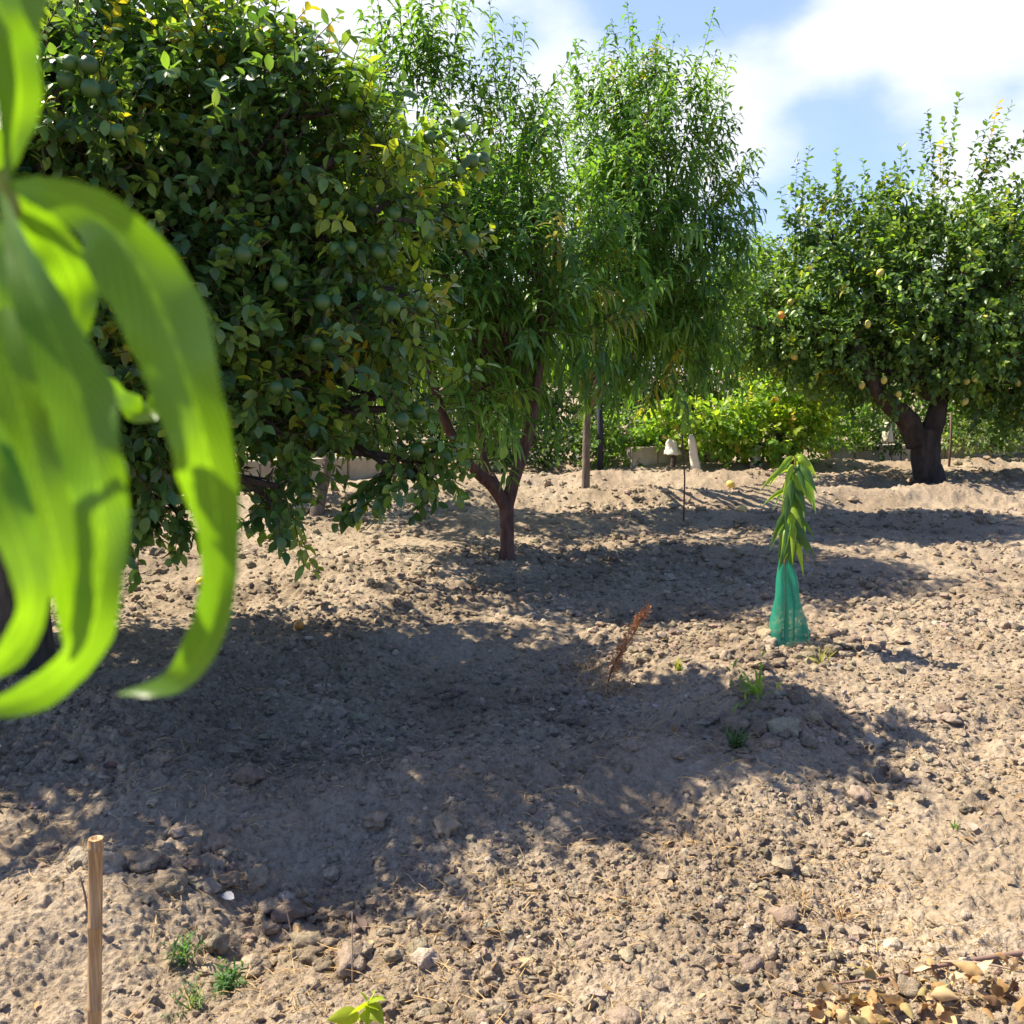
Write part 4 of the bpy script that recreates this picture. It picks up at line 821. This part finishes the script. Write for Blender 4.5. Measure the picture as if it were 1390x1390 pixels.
stone(738, 1380, .03, (.38, .32, .26), "smooth pale stone at the bottom edge near the middle")
stone(208, 1092, .018, (.40, .41, .43), "small bluish white stone alone in the shade")
stone(450, 1195, .025, (.40, .36, .32), "round stone in the middle of the shaded hollow")
def flat_bit(px, py, L, W, col, label, name, cat="leaf", ang=0.3, mat=None):
    b = on_ground(px, py); a = Acc(); D = np.array([[math.cos(ang), math.sin(ang), .12]])
    leaves(a, np.array([[0, 0, .012]]), D, np.array([[.1, -.15, 1.]]), L, W, .15, .12, np.array([col]), (.8, 1, .7)); o = a.build(name, mat or m_dry); o.location = [float(q) for q in b]; tag(o, label, cat)
flat_bit(300, 1222, .05, .03, (.42, .42, .43), "grey dried leaf lying in the shaded hollow", "fallen_leaf", ang=-.4)
flat_bit(495, 1270, .10, .03, (.15, .11, .09), "strip of dark brown bark lying in the hollow edge", "bark_strip", "bark", ang=1.9)
flat_bit(925, 918, .09, .06, (.38, .42, .36), "broad grey green fallen leaf beside the bright grass tuft", "fallen_leaf", ang=.2)
flat_bit(1320, 1140, .07, .035, (.42, .33, .25), "curled tan fallen leaf beside the tiny grass tuft", "fallen_leaf", ang=1.2)
flat_bit(140, 1046, .06, .04, (.10, .07, .065), "dark brown fallen leaf in the shade at the left", "fallen_leaf", ang=.9)

# ------------------------------------------------------------------ foreground peach branch, a hand's breadth from the camera
m_near, ntl, bl_ = M("near_peach_leaf")
tcl = N_(ntl, 'ShaderNodeTexCoord'); spl = N_(ntl, 'ShaderNodeSeparateXYZ'); ntl.links.new(tcl.outputs['UV'], spl.inputs[0])
nl = noise_node(ntl, 30, 3)
absx = N_(ntl, 'ShaderNodeMath', operation='ABSOLUTE'); sbx = N_(ntl, 'ShaderNodeMath', operation='SUBTRACT'); sbx.inputs[1].default_value = .5; ntl.links.new(spl.outputs['X'], sbx.inputs[0]); ntl.links.new(sbx.outputs[0], absx.inputs[0])
# side veins: oblique stripes running out from the midrib
vv = N_(ntl, 'ShaderNodeMath', operation='MULTIPLY_ADD'); vv.inputs[1].default_value = -.35; ntl.links.new(absx.outputs[0], vv.inputs[0]); ntl.links.new(spl.outputs['Y'], vv.inputs[2])
vm = N_(ntl, 'ShaderNodeMath', operation='MULTIPLY'); vm.inputs[1].default_value = 26; ntl.links.new(vv.outputs[0], vm.inputs[0])
vf = N_(ntl, 'ShaderNodeMath', operation='PINGPONG'); vf.inputs[1].default_value = .5; ntl.links.new(vm.outputs[0], vf.inputs[0])
vr = ramp(ntl, vf.outputs[0], [(0, (1.6, 1.5, 1.5)), (.12, (1, 1, 1)), (.5, (.86, .88, .9))])
mr_ = ramp(ntl, absx.outputs[0], [(0, (1.7, 1.6, 1.6)), (.035, (1, 1, 1))])
nr = ramp(ntl, nl.outputs['Fac'], [(.3, (.07, .165, .014)), (.7, (.105, .215, .018))])
x1 = N_(ntl, 'ShaderNodeVectorMath', operation='MULTIPLY'); ntl.links.new(vr.outputs[0], x1.inputs[0]); ntl.links.new(mr_.outputs[0], x1.inputs[1])
x2 = N_(ntl, 'ShaderNodeVectorMath', operation='MULTIPLY'); ntl.links.new(x1.outputs[0], x2.inputs[0]); ntl.links.new(nr.outputs[0], x2.inputs[1])
ntl.links.new(x2.outputs[0], bl_.inputs['Base Color']); bl_.inputs['Roughness'].default_value = .33
x3 = N_(ntl, 'ShaderNodeVectorMath', operation='MULTIPLY'); x3.inputs[1].default_value = (2.2, 2.05, .25); ntl.links.new(x2.outputs[0], x3.inputs[0])
tl = N_(ntl, 'ShaderNodeBsdfTranslucent'); ntl.links.new(x3.outputs[0], tl.inputs[0]); ms = N_(ntl, 'ShaderNodeMixShader'); ms.inputs[0].default_value = .52
ntl.links.new(bl_.outputs[0], ms.inputs[1]); ntl.links.new(tl.outputs[0], ms.inputs[2]); ntl.links.new(ms.outputs[0], ntl.nodes['Material Output'].inputs['Surface'])
bump(ntl, vf.outputs[0], bl_, .25, .0008)

tb = np.array([-2.5, 2.0, 0.0]); tb[2] = tz(tb[0], tb[1])
node = P(5, 250, .30)
t = thing("peach_tree", "peach branch with long bright leaves hanging large and blurred at the left edge", "tree", tb)
fk = tb + np.array([.02, .03, .7])
fbl = [(np.array([-3.3, 4.3, 2.95]), np.array([.45, .45, .45])), (np.array([-3.45, 4.6, 2.5]), np.array([.4, .4, .45])), (np.array([-3.6, 2.0, 2.8]), np.array([.4, .4, .45])), (np.array([-2.7, 3.9, 2.0]), np.array([.26, .28, .3]))]
a = Acc(); tube(a, [tb + (0, 0, -.08), tb, tb + (.01, 0, .3), fk], [.08, .065, .05, .052], 12, 0, rough=.06, sub=4); inner_branches(a, fk, fbl, .03, 5)
tube(a, [fk, np.array([-2.1, 1.6, 1.35]), np.array([-1.5, 1.0, 1.7]), np.array([-.9, .5, 1.82])], [.04, .028, .02, .012], 9, 0, rough=.04, sub=5); a.build("trunk", m_bark_pe, parent=t, origin=tb)
a = Acc(); B_, D_, L_, O_ = blob_shoots(fbl, 30, 'peach'); foliage(a, B_, D_, L_, O_, 'peach', None, peach_cols, .14, .032, .024); a.build("crown", [m_peach, m_twig], parent=t, origin=tb)
a = Acc(); tube(a, [np.array([-.9, .5, 1.82]), np.array([-.55, .36, 1.80]), np.array([-.3, .31, 1.74]), np.array([-.19, .305, 1.66]), node, P(8, 262, .30)], [.011, .006, .0045, .0033, .0024, .0015], 8, 0, (.20, .24, .05), sub=5); a.build("branch", m_straw, parent=t, origin=tb)
def near_leaf(cl, wid, dep, tilt, wave=.02, amp=.25, seed=0):
    """cl: centreline pixels, wid: widths in px, dep: distances; tilt: turn about the midrib"""
    cl = np.array(cl, float); m = len(cl); n = 46; s = np.linspace(0, m - 1, n)
    def cr(A):
        A = np.asarray(A, float); i = np.minimum(s.astype(int), m - 2); f = s - i
        g = lambda k: A[np.clip(k, 0, m - 1)]
        f_ = f[:, None] if A.ndim > 1 else f
        p0, p1, p2, p3 = g(i - 1), g(i), g(i + 1), g(i + 2)
        return .5 * (2 * p1 + (p2 - p0) * f_ + (2 * p0 - 5 * p1 + 4 * p2 - p3) * f_ ** 2 + (3 * p1 - p0 - 3 * p2 + p3) * f_ ** 3)
    c2 = cr(cl); wd = np.maximum(cr(wid), .5); dp = cr(dep); tl_ = cr(tilt)
    C = np.array([P(q[0], q[1], z) for q, z in zip(c2, dp)])
    T = nz(np.gradient(C, axis=0)); view = nz(C - np.array([0, 0, HC])); side = nz(np.cross(T, view)); nrm_ = np.cross(side, T)
    side2 = side * np.cos(tl_)[:, None] + nrm_ * np.sin(tl_)[:, None]; nrm2 = np.cross(side2, T)
    k = 11; u = np.linspace(-1, 1, k); V = []
    ph = seed * 1.7
    W = wd / FPX * dp / np.maximum(np.abs(np.cos(tl_)), .45) / 2
    W = W * (1 + .025 * np.sin(np.arange(n) * 2.1) + .03 * np.sin(np.arange(n) * .73 + seed))
    for i in range(n):
        tt = i / (n - 1)
        for q in u:
            und = amp * W[i] * (abs(q) ** 1.5) + wave * W[i] * abs(q) * np.sin(tt * 23 + ph + (1.5 if q > 0 else 0)) * 6
            V.append(C[i] + side2[i] * W[i] * q - nrm2[i] * und)
    i = np.arange(n - 1)[:, None] * k; j = np.arange(k - 1)[None]
    a = Acc(); a.add(np.array(V), [np.stack([i + j, i + j + 1, i + k + j + 1, i + k + j], -1).reshape(-1, 4)])
    o = a.build("leaf", m_near, parent=t, origin=tb); uv = o.data.uv_layers.new(name="UVMap"); idx = np.zeros(len(o.data.loops), np.int32); o.data.loops.foreach_get("vertex_index", idx)
    uv.data.foreach_set("uv", np.stack([(idx % k) / (k - 1), (idx // k) / (n - 1)], 1).astype(np.float32).ravel())
near_leaf([(8, 250), (60, 262), (140, 300), (205, 390), (245, 490), (275, 590), (292, 680), (298, 780), (282, 865), (235, 925), (160, 942)], [6, 40, 80, 104, 104, 84, 62, 50, 46, 34, 3],
          [.30, .295, .29, .285, .28, .28, .285, .29, .295, .30, .305], [-.1, -.35, -.5, -.3, -.5, -.2, -.45, -.1, -.4, -.3, -.3], .05, .28, 1)
near_leaf([(2, 262), (25, 340), (62, 430), (100, 520), (125, 610), (138, 700), (136, 790), (112, 880), (50, 940), (-40, 968)], [6, 34, 66, 84, 80, 68, 62, 54, 44, 10],
          [.29, .28, .27, .265, .26, .258, .258, .26, .262, .265], [-.3, -.3, -.1, .35, -.2, .25, -.1, .5, .6, .5], .035, .25, 2)
near_leaf([(-12, 420), (12, 500), (35, 580), (56, 660), (76, 735), (90, 800), (94, 860), (96, 900)], [42, 76, 78, 68, 54, 40, 22, 3], [.275, .268, .262, .258, .257, .258, .26, .26], [.3, -.1, .3, -.2, .2, .1, .3, .3], .03, .2, 3)
near_leaf([(-30, 580), (-8, 650), (20, 720), (41, 790), (38, 845), (8, 892), (-45, 930)], [60, 70, 58, 44, 40, 38, 10], [.255, .25, .247, .246, .247, .25, .252], [0, .3, .1, .4, .2, .4, .4], .03, .2, 4)
near_leaf([(5, 250), (18, 195), (26, 140), (20, 80), (2, 20), (-25, -50)], [5, 30, 52, 60, 58, 30], [.30, .30, .297, .293, .29, .29], [.3, .3, .2, .2, .3, .3], .02, .2, 5)
near_leaf([(10, 258), (48, 300), (85, 350), (104, 400), (98, 450), (75, 490)], [5, 44, 66, 58, 36, 3], [.305, .31, .315, .32, .32, .32], [-.6, -.5, -.4, -.3, -.3, -.3], .03, .2, 6)
near_leaf([(-20, 270), (-6, 360), (0, 460), (12, 550), (22, 600)], [5, 56, 66, 46, 4], [.295, .292, .29, .289, .289], [-.5, -.5, -.4, -.4, -.4], .03, .2, 7)
near_leaf([(60, 520), (85, 590), (100, 650), (92, 700), (70, 740)], [14, 26, 26, 18, 3], [.31, .315, .32, .32, .32], [.6, .6, .5, .5, .5], .03, .2, 8)
near_leaf([(120, 500), (160, 540), (195, 562), (218, 545), (226, 530)], [10, 26, 30, 20, 2], [.40, .41, .42, .42, .42], [.7, .8, .8, .7, .6], .03, .2, 9)
near_leaf([(0, 240), (-30, 180), (-70, 140), (-120, 150)], [5, 50, 60, 4], [.30, .28, .27, .27], [.3, .3, .3, .3], .03, .2, 10)
near_leaf([(-20, 235), (-20, 150), (10, 60), (30, -40), (20, -130)], [5, 50, 70, 60, 4], [.31, .33, .35, .36, .36], [.3, .3, .3, .3, .3], .03, .2, 11)
